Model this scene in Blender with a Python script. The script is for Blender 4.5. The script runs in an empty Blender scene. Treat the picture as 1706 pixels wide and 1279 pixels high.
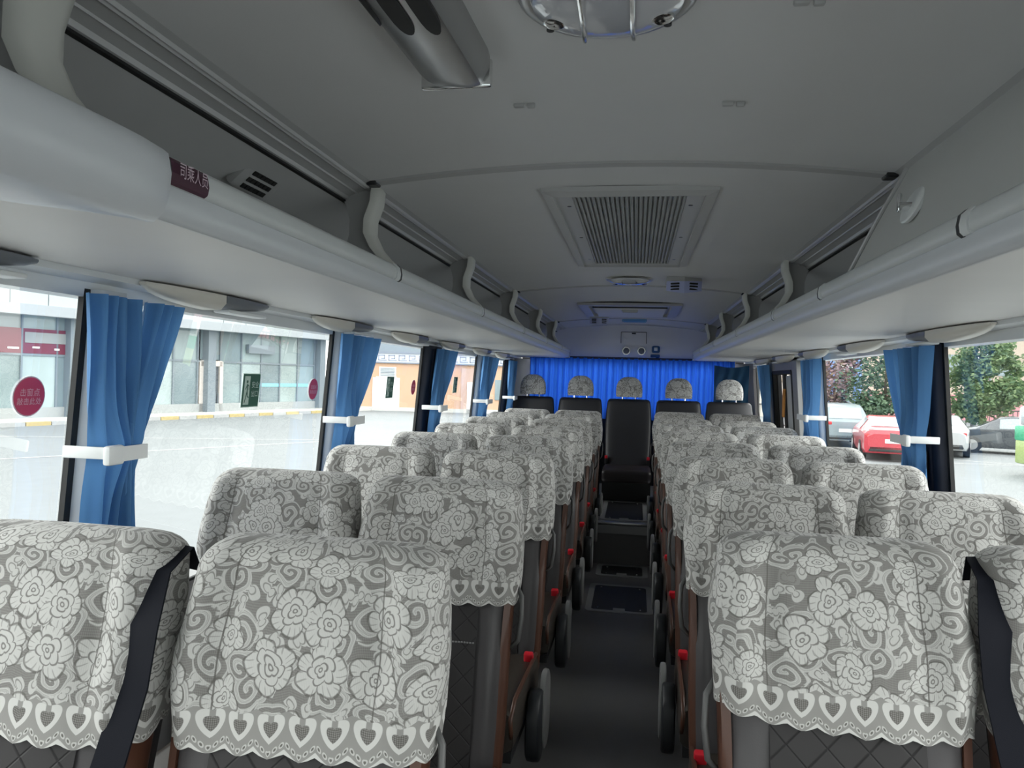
import bpy, bmesh, math, random
from mathutils import Vector, Matrix
rnd = random.Random(7)
PI = math.pi
SC = bpy.context.scene
COL = SC.collection

# ------------------------------------------------------------------ camera
FPX, YAW, ROLL, PITCH = 1250.0, math.radians(9.39), math.radians(1.6), math.radians(-0.517)
CAM = Vector((0.062, 0.0, 1.36))
cd = bpy.data.cameras.new('camera')
cd.sensor_width = 36.0
cd.lens = FPX / 1706.0 * 36.0
cd.clip_start, cd.clip_end = 0.02, 400
cam = bpy.data.objects.new('camera', cd)
COL.objects.link(cam)
cam.matrix_world = (Matrix.Translation(CAM) @ Matrix.Rotation(YAW, 4, 'Z') @ Matrix.Rotation(PI / 2 + PITCH, 4, 'X')
                    @ Matrix.Rotation(ROLL, 4, 'Z'))
SC.camera = cam

# ------------------------------------------------------------------ light and exposure
w = bpy.data.worlds.new('overcast_sky')
SC.world = w
w.use_nodes = True
bg = w.node_tree.nodes['Background']
bg.inputs['Color'].default_value = (1.0, 0.975, 0.955, 1)
bg.inputs['Strength'].default_value = 1.0
sd = bpy.data.lights.new('hazy_sun', 'SUN')
sd.energy = 0.4
sd.angle = math.radians(12)
sd.color = (1.0, 0.96, 0.9)
so = bpy.data.objects.new('hazy_sun', sd)
so.rotation_euler = (math.radians(-38), math.radians(30), 0)
COL.objects.link(so)
SC.view_settings.view_transform = 'Standard'
SC.view_settings.look = 'None'
SC.view_settings.gamma = 1.0
SC.view_settings.use_curve_mapping = False
SC.view_settings.exposure = 2.25
SC.cycles.max_bounces = 8
SC.cycles.diffuse_bounces = 5
SC.cycles.transparent_max_bounces = 16
SC.cycles.sample_clamp_indirect = 6.0

# ------------------------------------------------------------------ helpers: colour and materials
def lin(c):
    c = c / 255.0
    return c / 12.92 if c <= 0.04045 else ((c + 0.055) / 1.055) ** 2.4
def rgb(r, g, b):
    return (lin(r), lin(g), lin(b), 1.0)
def g(v):
    return (v, v, v, 1.0)

class NT:
    """small node builder"""
    def __init__(self, mat):
        self.t = mat.node_tree
        self.bsdf = self.t.nodes['Principled BSDF']
    def n(self, typ, **kw):
        nd = self.t.nodes.new(typ)
        for k, v in kw.items():
            setattr(nd, k, v)
        return nd
    def put(self, sock, v):
        if hasattr(v, 'links'):
            self.t.links.new(v, sock)
        else:
            sock.default_value = v
    def m(self, op, a, b=0.0, c=0.0, clamp=False):
        nd = self.n('ShaderNodeMath', operation=op, use_clamp=clamp)
        for s, v in zip(nd.inputs, (a, b, c)):
            self.put(s, v)
        return nd.outputs[0]
    def v(self, op, a, b=(0, 0, 0)):
        nd = self.n('ShaderNodeVectorMath', operation=op)
        self.put(nd.inputs[0], a)
        self.put(nd.inputs[1], b)
        return nd.outputs['Value'] if op in ('LENGTH', 'DISTANCE', 'DOT_PRODUCT') else nd.outputs[0]
    def mix(self, f, a, b):
        nd = self.n('ShaderNodeMix', data_type='RGBA')
        self.put(nd.inputs[0], f)
        self.put(nd.inputs[6], a)
        self.put(nd.inputs[7], b)
        return nd.outputs[2]
    def ramp(self, f, lo, hi):
        nd = self.n('ShaderNodeMapRange', interpolation_type='SMOOTHSTEP')
        self.put(nd.inputs[0], f)
        nd.inputs[1].default_value = lo
        nd.inputs[2].default_value = hi
        return nd.outputs[0]
    def noise(self, vec, scale, detail=3.0):
        nd = self.n('ShaderNodeTexNoise')
        nd.inputs['Scale'].default_value = scale
        nd.inputs['Detail'].default_value = detail
        if vec is not None:
            self.put(nd.inputs['Vector'], vec)
        return nd.outputs['Fac']
    def coord(self, which='Object'):
        return self.n('ShaderNodeTexCoord').outputs[which]
    def bump(self, h, strength=0.3, dist=0.002):
        nd = self.n('ShaderNodeBump')
        nd.inputs['Strength'].default_value = strength
        nd.inputs['Distance'].default_value = dist
        self.put(nd.inputs['Height'], h)
        self.put(self.bsdf.inputs['Normal'], nd.outputs[0])

MATS = {}
def mat(name, col, rough=0.5, metal=0.0, var=0.06, vscale=6.0, bump=0.0, bscale=200.0, spec=0.5, trans=0.0, coat=0.0):
    """plain procedural material: colour with a soft noise variation and fine relief"""
    if name in MATS:
        return MATS[name]
    mt = bpy.data.materials.new(name)
    mt.use_nodes = True
    t = NT(mt)
    b = t.bsdf
    co = t.coord()
    if var:
        f = t.noise(co, vscale)
        lo = tuple(max(0, c * (1 - var)) for c in col[:3]) + (1,)
        hi = tuple(min(1, c * (1 + var)) for c in col[:3]) + (1,)
        t.put(b.inputs['Base Color'], t.mix(f, lo, hi))
    else:
        b.inputs['Base Color'].default_value = col
    b.inputs['Roughness'].default_value = rough
    b.inputs['Metallic'].default_value = metal
    b.inputs['Specular IOR Level'].default_value = spec
    b.inputs['Coat Weight'].default_value = coat
    if bump:
        t.bump(t.noise(co, bscale, 2), bump, 0.001)
    if trans:
        out = t.t.nodes['Material Output']
        tr = t.n('ShaderNodeBsdfTranslucent')
        tr.inputs[0].default_value = col
        mx = t.n('ShaderNodeMixShader')
        mx.inputs[0].default_value = trans
        t.t.links.new(b.outputs[0], mx.inputs[1])
        t.t.links.new(tr.outputs[0], mx.inputs[2])
        t.t.links.new(mx.outputs[0], out.inputs[0])
    MATS[name] = mt
    return mt

def glass_mat(name, tint, gloss=0.06, rough=0.0):
    mt = bpy.data.materials.new(name)
    mt.use_nodes = True
    t = NT(mt)
    out = t.t.nodes['Material Output']
    t.t.nodes.remove(t.bsdf)
    a = t.n('ShaderNodeBsdfTransparent')
    a.inputs[0].default_value = tint
    b = t.n('ShaderNodeBsdfGlossy')
    b.inputs['Roughness'].default_value = rough
    fr = t.n('ShaderNodeFresnel')
    fr.inputs[0].default_value = 1.45
    f = t.m('ADD', t.m('MULTIPLY', fr.outputs[0], 0.22), gloss, clamp=True)
    mx = t.n('ShaderNodeMixShader')
    t.t.links.new(f, mx.inputs[0])
    t.t.links.new(a.outputs[0], mx.inputs[1])
    t.t.links.new(b.outputs[0], mx.inputs[2])
    t.t.links.new(mx.outputs[0], out.inputs[0])
    MATS[name] = mt
    return mt

# ------------------------------------------------------------------ helpers: objects
def tag(o, label=None, cat=None, group=None, kind=None):
    if label: o['label'] = label
    if cat: o['category'] = cat
    if group: o['group'] = group
    if kind: o['kind'] = kind
    return o

def empty(name, loc=(0, 0, 0), rz=0.0, parent=None):
    o = bpy.data.objects.new(name, None)
    o.empty_display_size = 0.05
    COL.objects.link(o)
    o.location = loc
    o.rotation_euler = (0, 0, rz)
    o.parent = parent
    return o

def link(name, me, parent=None, loc=(0, 0, 0)):
    o = bpy.data.objects.new(name, me)
    COL.objects.link(o)
    o.parent = parent
    o.location = loc
    return o

def interp(tab, z):
    if z <= tab[0][0]: return tab[0][1]
    for (a, p), (c, q) in zip(tab, tab[1:]):
        if z <= c:
            f = (z - a) / (c - a)
            return p + (q - p) * f
    return tab[-1][1]

class MB:
    """collects geometry for ONE mesh object"""
    def __init__(self):
        self.vs, self.fs, self.uv = [], [], {}
    def add(self, vs, fs):
        k = len(self.vs)
        self.vs += [tuple(v) for v in vs]
        self.fs += [tuple(i + k for i in f) for f in fs]
        return self
    def box(self, c, s, rot=None):
        x, y, z = s[0] / 2, s[1] / 2, s[2] / 2
        vs = [Vector((i * x, j * y, k * z)) for k in (-1, 1) for j in (-1, 1) for i in (-1, 1)]
        if rot is not None:
            vs = [rot @ v for v in vs]
        vs = [v + Vector(c) for v in vs]
        return self.add(vs, [(0, 2, 3, 1), (4, 5, 7, 6), (0, 1, 5, 4), (2, 6, 7, 3), (0, 4, 6, 2), (1, 3, 7, 5)])
    def rbox(self, c, s, r=0.01, seg=2, rot=None):
        bm = bmesh.new()
        bmesh.ops.create_cube(bm, size=1.0)
        for v in bm.verts:
            v.co = Vector((v.co.x * s[0], v.co.y * s[1], v.co.z * s[2]))
        bmesh.ops.bevel(bm, geom=bm.edges[:], offset=min(r, min(s) * 0.49), segments=seg, profile=0.5, affect='EDGES')
        bm.verts.index_update()
        vs = [v.co.copy() for v in bm.verts]
        if rot is not None:
            vs = [rot @ v for v in vs]
        vs = [v + Vector(c) for v in vs]
        fs = [tuple(v.index for v in f.verts) for f in bm.faces]
        bm.free()
        return self.add(vs, fs)
    def loft(self, rings, closed=True, caps=True):
        n = len(rings[0])
        vs = [p for r in rings for p in r]
        fs = []
        m = n if closed else n - 1
        for a in range(len(rings) - 1):
            for i in range(m):
                j = (i + 1) % n
                fs.append((a * n + i, a * n + j, (a + 1) * n + j, (a + 1) * n + i))
        if caps and closed:
            fs.append(tuple(range(n - 1, -1, -1)))
            k = (len(rings) - 1) * n
            fs.append(tuple(range(k, k + n)))
        return self.add(vs, fs)
    def extrude_y(self, prof, y0, y1, closed=True, caps=True):
        return self.loft([[(p[0], y0, p[1]) for p in prof], [(p[0], y1, p[1]) for p in prof]], closed, caps)
    def cyl(self, p0, p1, r, n=12, r1=None):
        p0, p1 = Vector(p0), Vector(p1)
        d = (p1 - p0).normalized()
        a = d.orthogonal().normalized()
        b = d.cross(a)
        r1 = r if r1 is None else r1
        ring = lambda p, q: [p + (a * math.cos(2 * PI * i / n) + b * math.sin(2 * PI * i / n)) * q for i in range(n)]
        return self.loft([ring(p0, r), ring(p1, r1)])
    def tube(self, pts, r, n=8):
        pts = [Vector(p) for p in pts]
        rings = []
        a = (pts[1] - pts[0]).orthogonal().normalized()
        for i, p in enumerate(pts):
            d = (pts[min(i + 1, len(pts) - 1)] - pts[max(i - 1, 0)]).normalized()
            a = (a - d * a.dot(d)).normalized()
            b = d.cross(a)
            q = r[i] if isinstance(r, (list, tuple)) else r
            rings.append([p + (a * math.cos(2 * PI * k / n) + b * math.sin(2 * PI * k / n)) * q for k in range(n)])
        return self.loft(rings)
    def lathe(self, prof, c, n=24, up=1):
        """prof: (radius, height) about a vertical axis at c"""
        rings = [[(c[0] + r * math.cos(2 * PI * i / n), c[1] + r * math.sin(2 * PI * i / n), c[2] + up * h) for i in range(n)] for r, h in prof]
        return self.loft(rings)
    def grid(self, fn, nu, nv):
        vs = [fn(i / nu, j / nv) for j in range(nv + 1) for i in range(nu + 1)]
        fs = [(j * (nu + 1) + i, j * (nu + 1) + i + 1, (j + 1) * (nu + 1) + i + 1, (j + 1) * (nu + 1) + i) for j in range(nv) for i in range(nu)]
        return self.add(vs, fs)
    def mesh(self, name, mt, smooth=False, angle=None):
        me = bpy.data.meshes.new(name)
        me.from_pydata(self.vs, [], self.fs)
        bm = bmesh.new()
        bm.from_mesh(me)
        bmesh.ops.recalc_face_normals(bm, faces=bm.faces)
        bm.to_mesh(me)
        bm.free()
        if mt is not None:
            me.materials.append(mt)
        if smooth:
            me.polygons.foreach_set('use_smooth', [True] * len(me.polygons))
            if angle is not None:
                try:
                    me.set_sharp_from_angle(angle=math.radians(angle))
                except Exception:
                    pass
        me.update()
        return me
    def build(self, name, mt, parent=None, loc=(0, 0, 0), smooth=False, angle=35):
        return link(name, self.mesh(name, mt, smooth, angle), parent, loc)

def copy_tree(o, parent=None):
    c = o.copy()
    COL.objects.link(c)
    c.parent = parent
    for ch in o.children:
        copy_tree(ch, c)
    return c

def text_mesh(name, body, size, mt, mirror=False):
    cu = bpy.data.curves.new(name, 'FONT')
    cu.body = body
    cu.size = size
    cu.align_x = 'CENTER'
    cu.align_y = 'CENTER'
    ob = bpy.data.objects.new(name, cu)
    COL.objects.link(ob)
    dg = bpy.context.evaluated_depsgraph_get()
    me = bpy.data.meshes.new_from_object(ob.evaluated_get(dg))
    bpy.data.objects.remove(ob)
    me.materials.clear()
    me.materials.append(mt)
    return me

# ------------------------------------------------------------------ materials
m_ceil = mat('ceiling_vinyl', g(0.66), 0.55, var=0.03, bump=0.08, bscale=400)
m_rail = mat('rail_aluminium', g(0.48), 0.42, 0.2, var=0.03)
m_back = mat('rack_back_felt', g(0.50), 0.8, var=0.05, bump=0.15, bscale=600)
m_lip = mat('lip_plastic', (0.73, 0.75, 0.78, 1), 0.32, var=0.02)
m_lip2 = mat('lip_band', (0.70, 0.72, 0.72, 1), 0.35, var=0.02)
m_under = mat('rack_underside', (0.80, 0.78, 0.755, 1), 0.5, var=0.03)
m_brk = mat('bracket_cream', (0.60, 0.60, 0.56, 1), 0.4, var=0.04)
m_brk2 = mat('bracket_grey', g(0.42), 0.5, var=0.04)
m_black = mat('black_rubber', g(0.012), 0.6)
m_dark = mat('dark_plastic', (0.02, 0.021, 0.024, 1), 0.4)
m_wall = mat('side_panel_grey', g(0.33), 0.6, var=0.04)
m_wall2 = mat('side_panel_light', (0.55, 0.57, 0.58, 1), 0.5, var=0.03)
m_head = mat('header_white', (0.72, 0.74, 0.75, 1), 0.35, var=0.02)
m_beige = mat('pod_beige', (0.70, 0.67, 0.60, 1), 0.4, var=0.03)
m_podgrey = mat('pod_grey', (0.16, 0.17, 0.19, 1), 0.4, var=0.04)
m_chrome = mat('chrome', g(0.75), 0.12, 1.0, var=0)
m_satin = mat('satin_metal', g(0.45), 0.3, 1.0, var=0.05)
m_white = mat('white_plastic', (0.78, 0.80, 0.80, 1), 0.4, var=0.02)
m_floor = mat('floor_vinyl', (0.16, 0.156, 0.155, 1), 0.5, var=0.15, vscale=3, bump=0.1, bscale=300)
m_mat = mat('floor_mat_black', (0.010, 0.010, 0.012, 1), 0.5, var=0.2)
m_trimfloor = mat('hatch_frame_grey', g(0.32), 0.45, 0.2, var=0.08)
m_leather = mat('seat_leather', (0.045, 0.043, 0.045, 1), 0.38, var=0.06, bump=0.12, bscale=500)
m_bolster = mat('bolster_leather', (0.070, 0.066, 0.069, 1), 0.40, var=0.05, bump=0.10, bscale=500, spec=0.3)
m_brown = mat('brown_leather', (0.085, 0.034, 0.020, 1), 0.42, var=0.1, bump=0.1, bscale=400)
m_cush = mat('cushion_leather', (0.042, 0.034, 0.028, 1), 0.42, var=0.1, bump=0.1, bscale=400)
m_shell = mat('seat_shell_black', (0.018, 0.018, 0.02, 1), 0.5)
m_armgrey = mat('armrest_grey', g(0.18), 0.4, var=0.05)
m_armpad = mat('armrest_pad', (0.016, 0.018, 0.022, 1), 0.5, var=0.08)
m_red = mat('buckle_red', (0.62, 0.015, 0.03, 1), 0.35, var=0.02)
m_belt = mat('belt_webbing', (0.008, 0.009, 0.014, 1), 0.7, var=0.08, bump=0.25, bscale=900, spec=0.1)
m_blue = mat('curtain_blue', (0.105, 0.265, 0.53, 1), 0.7, var=0.10, vscale=8, bump=0.25, bscale=300, spec=0.2, trans=0.22)
m_blue2 = mat('rear_curtain_blue', (0.035, 0.16, 0.72, 1), 0.75, var=0.08, vscale=8, spec=0.2, trans=0.38)
m_darkcurt = mat('dark_pillar_navy', (0.012, 0.016, 0.030, 1), 0.7, var=0.15, vscale=12)  # own navy colour of the dark pillars and their ribs
m_glass = glass_mat('bus_glass', (0.90, 0.955, 0.95, 1), 0.004)
m_clear = mat('lamp_lens', (0.55, 0.56, 0.60, 1), 0.08, var=0.05, coat=1.0)
m_purple = mat('label_purple', (0.075, 0.020, 0.042, 1), 0.5, var=0.04)
m_pinkwhite = mat('label_lettering', (0.68, 0.55, 0.62, 1), 0.5, var=0)
m_stkred = mat('sticker_red', (0.55, 0.045, 0.12, 1), 0.5, var=0.04)
m_stkgreen = mat('sticker_green', (0.012, 0.10, 0.065, 1), 0.5, var=0.06)
m_stkpale = mat('sticker_pale', (0.55, 0.68, 0.62, 1), 0.5, var=0)
m_purplegrey = mat('label_grey_red', (0.25, 0.06, 0.09, 1), 0.6)

def lace_material():
    """white floral lace over grey net: roses, scrolls and leaves drawn from cell patterns in cloth coordinates (metres)"""
    mt = bpy.data.materials.new('lace_cloth')
    mt.use_nodes = True
    t = NT(mt)
    uv = t.n('ShaderNodeUVMap').outputs[0]
    jit = t.n('ShaderNodeObjectInfo').outputs['Random']
    off = t.n('ShaderNodeCombineXYZ')
    t.put(off.inputs[0], t.m('MULTIPLY', jit, 3.7))
    t.put(off.inputs[1], t.m('MULTIPLY', jit, 1.9))
    p0 = t.v('ADD', uv, off.outputs[0])
    def warp(p, scale, amt):
        wob = t.n('ShaderNodeTexNoise')
        wob.inputs['Scale'].default_value = scale
        wob.inputs['Detail'].default_value = 1.0
        t.put(wob.inputs['Vector'], p)
        return t.v('ADD', p, t.v('MULTIPLY', t.v('SUBTRACT', wob.outputs['Color'], (0.5, 0.5, 0.5)), (amt, amt, 0)))
    p = warp(p0, 22, 0.026)
    def band(x, half, soft):                      # 1 on a line, 0 off it
        return t.m('SUBTRACT', 1.0, t.ramp(t.m('ABSOLUTE', x), half, half + soft))
    def below(x, soft=0.0012):                    # 1 where x < 0
        return t.m('SUBTRACT', 1.0, t.ramp(x, -soft, soft))
    def inv(x, k=1.0):
        return t.m('SUBTRACT', 1.0, t.m('MULTIPLY', x, k))
    def cells(scale, shift, rand):
        vn = t.n('ShaderNodeTexVoronoi', voronoi_dimensions='2D')
        vn.inputs['Scale'].default_value = scale
        vn.inputs['Randomness'].default_value = rand
        q = t.v('ADD', p, shift)
        t.put(vn.inputs['Vector'], q)
        d = t.v('SUBTRACT', q, vn.outputs['Position'])
        s = t.n('ShaderNodeSeparateXYZ')
        t.put(s.inputs[0], d)
        r = t.v('LENGTH', t.v('MULTIPLY', d, (1, 1, 0)))
        c = t.n('ShaderNodeSeparateXYZ')
        t.put(c.inputs[0], vn.outputs['Color'])
        th = t.m('ADD', t.m('ARCTAN2', s.outputs[1], s.outputs[0]), t.m('MULTIPLY', c.outputs[0], 6.28))
        return r, th, c.outputs[1]
    def petal(th, n_half, base, amp, ph=0.0):
        c = t.m('ABSOLUTE', t.m('COSINE', t.m('MULTIPLY_ADD', th, n_half, ph)))
        return c, t.m('MULTIPLY_ADD', t.m('POWER', c, 0.45), amp, base)
    # roses: three whorls of petals outlined by thin dark lines
    r, th, k = cells(12.2, (0, 0, 0), 0.8)
    sz = t.m('MULTIPLY_ADD', k, 0.30, 0.60)
    rn = t.m('DIVIDE', r, sz)
    th_s = t.m('ADD', th, t.m('MULTIPLY', rn, 16.0))
    c1, R1 = petal(th, 2.5, 0.029, 0.015)
    c2, R2 = petal(th_s, 2.5, 0.017, 0.008, 0.9)
    c3, R3 = petal(th_s, 1.5, 0.0075, 0.005, 0.3)
    inside = below(t.m('SUBTRACT', rn, R1))
    o1 = band(t.m('SUBTRACT', rn, R2), 0.0006, 0.0016)
    o2 = band(t.m('SUBTRACT', rn, R3), 0.0006, 0.0016)
    o3 = band(t.m('SUBTRACT', rn, 0.0035), 0.0005, 0.0014)
    rim = band(t.m('SUBTRACT', rn, t.m('ADD', R1, 0.0022)), 0.0007, 0.0018)
    gap1 = t.m('MULTIPLY', t.m('SUBTRACT', 1.0, t.ramp(c1, 0.04, 0.16)), t.ramp(t.m('SUBTRACT', rn, R2), 0.0, 0.002))
    v1 = t.m('MULTIPLY', t.ramp(t.m('SINE', t.m('MULTIPLY', th, 20.0)), 0.72, 0.95), t.ramp(t.m('SUBTRACT', rn, R2), 0.004, 0.010))
    cut = t.m('MAXIMUM', t.m('MAXIMUM', o1, o2), t.m('MAXIMUM', t.m('MAXIMUM', o3, gap1), t.m('MULTIPLY', v1, 0.55)))
    flower = t.m('MULTIPLY', inside, inv(cut, 0.80))
    # scrolls: roped spirals
    r2, th2, k2 = cells(17.0, (0.043, 0.027, 0), 0.9)
    ph = t.m('ADD', th2, t.m('MULTIPLY', r2, 440.0))
    sn = t.m('SINE', ph)
    arm = t.m('MULTIPLY', t.ramp(sn, -0.25, 0.05), below(t.m('SUBTRACT', r2, 0.029)))
    groove = t.m('SUBTRACT', 1.0, t.ramp(t.m('ABSOLUTE', t.m('SUBTRACT', sn, 0.92)), 0.02, 0.10))
    rope = t.m('MULTIPLY_ADD', t.m('SINE', t.m('MULTIPLY', r2, 2600.0)), 0.12, 0.86)
    scroll = t.m('MULTIPLY', t.m('MULTIPLY', arm, rope), inv(groove, 0.35))
    sinside = below(t.m('SUBTRACT', r2, 0.024))
    # leaves, outlined
    r3, th3, k3 = cells(34.0, (0.11, 0.07, 0), 0.85)
    lob = t.m('MULTIPLY_ADD', t.m('POWER', t.m('ABSOLUTE', t.m('COSINE', th3)), 1.2), 0.013, 0.0055)
    lf = below(t.m('SUBTRACT', r3, lob), 0.0009)
    lfin = band(t.m('SUBTRACT', r3, t.m('MULTIPLY', lob, 0.55)), 0.0004, 0.0012)
    leaf = t.m('MULTIPLY', lf, inv(lfin, 0.65))
    leaf = t.m('MULTIPLY', leaf, t.ramp(k3, 0.12, 0.16))
    # net ground
    su = t.n('ShaderNodeSeparateXYZ')
    t.put(su.inputs[0], uv)
    net = t.m('MULTIPLY', t.m('SINE', t.m('MULTIPLY', t.m('ADD', su.outputs[0], t.m('MULTIPLY', su.outputs[1], 0.6)), 1500.0)),
              t.m('SINE', t.m('MULTIPLY', t.m('SUBTRACT', su.outputs[0], t.m('MULTIPLY', su.outputs[1], 0.6)), 1500.0)))
    net = t.m('MULTIPLY_ADD', net, 0.10, 0.24)
    back = t.m('MAXIMUM', net, t.m('MULTIPLY', leaf, t.m('SUBTRACT', 0.92, t.m('MULTIPLY', sinside, 0.75))))
    back = t.m('MAXIMUM', back, scroll)
    back = t.m('MULTIPLY', back, inv(rim, 0.75))
    body = t.m('MAXIMUM', flower, t.m('MULTIPLY', back, inv(inside, 1.0)))
    # yarn texture
    yarn = t.m('MULTIPLY_ADD', t.m('SINE', t.m('MULTIPLY', su.outputs[0], 2600.0)), 0.05, 0.95)
    body = t.m('MULTIPLY', body, yarn)
    # two sewn seams
    ax_ = t.m('ABSOLUTE', su.outputs[0])
    seam = band(t.m('SUBTRACT', ax_, 0.118), 0.0005, 0.0012)
    body = t.m('MULTIPLY', body, inv(seam, 0.85))
    t.put(t.bsdf.inputs['Base Color'], t.mix(body, (0.125, 0.118, 0.110, 1), (0.58, 0.575, 0.555, 1)))
    t.bsdf.inputs['Roughness'].default_value = 0.85
    t.bsdf.inputs['Specular IOR Level'].default_value = 0.15
    t.bsdf.inputs['Sheen Weight'].default_value = 0.2
    t.bump(net, 0.3, 0.001)
    return mt

def hem_material():
    """lace border: fans with net centres over a line of small eyelets, 4.6 cm repeat"""
    mt = bpy.data.materials.new('lace_border')
    mt.use_nodes = True
    t = NT(mt)
    uv = t.n('ShaderNodeUVMap').outputs[0]
    s = t.n('ShaderNodeSeparateXYZ')
    t.put(s.inputs[0], uv)
    u, v = s.outputs[0], s.outputs[1]
    a = t.m('MULTIPLY', t.m('SUBTRACT', t.m('FRACT', t.m('DIVIDE', u, 0.046)), 0.5), 0.046)
    dy = t.m('SUBTRACT', v, 0.0365)
    dyh = t.m('SUBTRACT', dy, t.m('MULTIPLY', t.m('POWER', t.m('ABSOLUTE', a), 0.7), 0.10))
    rr = t.m('SQRT', t.m('ADD', t.m('POWER', a, 2.0), t.m('POWER', t.m('MULTIPLY', dyh, 1.15), 2.0)))
    fan = t.m('SUBTRACT', 1.0, t.ramp(t.m('ABSOLUTE', t.m('SUBTRACT', rr, 0.0155)), 0.0042, 0.0055))
    notch = t.m('MULTIPLY', t.m('SUBTRACT', 1.0, t.ramp(t.m('ABSOLUTE', a), 0.003, 0.005)), t.ramp(dy, 0.002, 0.006))
    fan = t.m('MULTIPLY', fan, t.m('SUBTRACT', 1.0, notch))
    ins = t.m('SUBTRACT', 1.0, t.ramp(rr, 0.0100, 0.0115))
    hat = t.m('MULTIPLY', t.m('SINE', t.m('MULTIPLY', t.m('ADD', u, v), 1100.0)), t.m('SINE', t.m('MULTIPLY', t.m('SUBTRACT', u, v), 1100.0)))
    hat = t.m('MULTIPLY', ins, t.m('MULTIPLY_ADD', hat, 0.22, 0.12))
    # eyelets follow the scallop
    sc = t.m('MULTIPLY', t.m('SUBTRACT', t.m('ABSOLUTE', a), 0.0115), 0.35)
    b = t.m('MULTIPLY', t.m('SUBTRACT', t.m('FRACT', t.m('DIVIDE', u, 0.0092)), 0.5), 0.0092)
    ey = t.m('SUBTRACT', t.m('SUBTRACT', v, 0.0105), sc)
    er = t.m('SQRT', t.m('ADD', t.m('POWER', b, 2.0), t.m('POWER', ey, 2.0)))
    eye = t.m('SUBTRACT', 1.0, t.ramp(t.m('ABSOLUTE', t.m('SUBTRACT', er, 0.0029)), 0.0006, 0.0014))
    hole = t.m('SUBTRACT', 1.0, t.ramp(er, 0.0012, 0.0022))
    edge = t.m('SUBTRACT', 1.0, t.ramp(t.m('SUBTRACT', v, sc), 0.002, 0.004))
    ground = t.m('SUBTRACT', 0.36, t.m('MULTIPLY', hole, 0.3))
    body = t.m('MAXIMUM', t.m('MAXIMUM', fan, t.m('MULTIPLY', eye, 0.85)), t.m('MAXIMUM', edge, t.m('MULTIPLY', ground, t.m('SUBTRACT', 1.0, ins))))
    body = t.m('MAXIMUM', body, hat)
    t.put(t.bsdf.inputs['Base Color'], t.mix(body, (0.125, 0.118, 0.110, 1), (0.60, 0.595, 0.575, 1)))
    t.bsdf.inputs['Roughness'].default_value = 0.85
    t.bsdf.inputs['Specular IOR Level'].default_value = 0.15
    return mt
m_lace = lace_material()
m_hem = hem_material()

def quilt_material():
    mt = bpy.data.materials.new('quilted_leather')
    mt.use_nodes = True
    t = NT(mt)
    co = t.coord()
    s = t.n('ShaderNodeSeparateXYZ')
    t.put(s.inputs[0], co)
    a = t.m('ABSOLUTE', t.m('SINE', t.m('MULTIPLY', t.m('ADD', s.outputs[0], s.outputs[2]), 50.0)))
    b = t.m('ABSOLUTE', t.m('SINE', t.m('MULTIPLY', t.m('SUBTRACT', s.outputs[0], s.outputs[2]), 50.0)))
    q = t.m('MINIMUM', t.ramp(a, 0.0, 0.16), t.ramp(b, 0.0, 0.16))
    t.put(t.bsdf.inputs['Base Color'], t.mix(q, (0.016, 0.015, 0.016, 1), (0.034, 0.032, 0.033, 1)))
    t.bsdf.inputs['Roughness'].default_value = 0.5
    t.bsdf.inputs['Specular IOR Level'].default_value = 0.25
    t.bump(q, 0.35, 0.003)
    return mt
m_quilt = quilt_material()

def concrete_material():
    mt = bpy.data.materials.new('yard_concrete')
    mt.use_nodes = True
    t = NT(mt)
    co = t.coord()
    f = t.m('MULTIPLY_ADD', t.noise(co, 0.25, 4), 0.6, t.m('MULTIPLY', t.noise(co, 3.0, 4), 0.4))
    t.put(t.bsdf.inputs['Base Color'], t.mix(f, (0.14, 0.152, 0.158, 1), (0.22, 0.238, 0.246, 1)))
    t.bsdf.inputs['Roughness'].default_value = 0.8
    return mt
m_conc = concrete_material()

# ================================================================== the bus shell (structure)
Y0, Y1 = -2.0, 7.66
def dw(z):                       # half width of the cabin at height z (the side glass leans in)
    return 1.155 + max(0.0, 1.52 - z) * 0.08
def zc(x):                       # arched ceiling
    return 1.915 - 0.042 * (x / 0.665) ** 2
SIDE = {-1: 'left', 1: 'right'}

b = MB()
b.box((0, (Y0 + 5.6) / 2, -0.02), (2.5, 5.6 - Y0, 0.04))
floor = tag(b.build('floor', m_floor), 'dark grey vinyl bus floor', kind='structure')
b = MB()
b.box((0, 6.15, 0.155), (0.60, 1.10, 0.31))
b.box((0, 7.18, 0.155), (2.36, 0.96, 0.31))
tag(b.build('floor_raised_rear', m_floor), 'raised dark floor at the rear of the aisle', kind='structure')

b = MB()
prof = [(0.665 * (i / 12 - 0.5) * 2, zc(0.665 * (i / 12 - 0.5) * 2)) for i in range(13)]
prof2 = prof + [(x, z + 0.05) for x, z in reversed(prof)]
b.extrude_y(prof2, Y0, Y1)
ceiling = tag(b.build('ceiling', m_ceil, smooth=True), 'arched grey bus ceiling', kind='structure')

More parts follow.
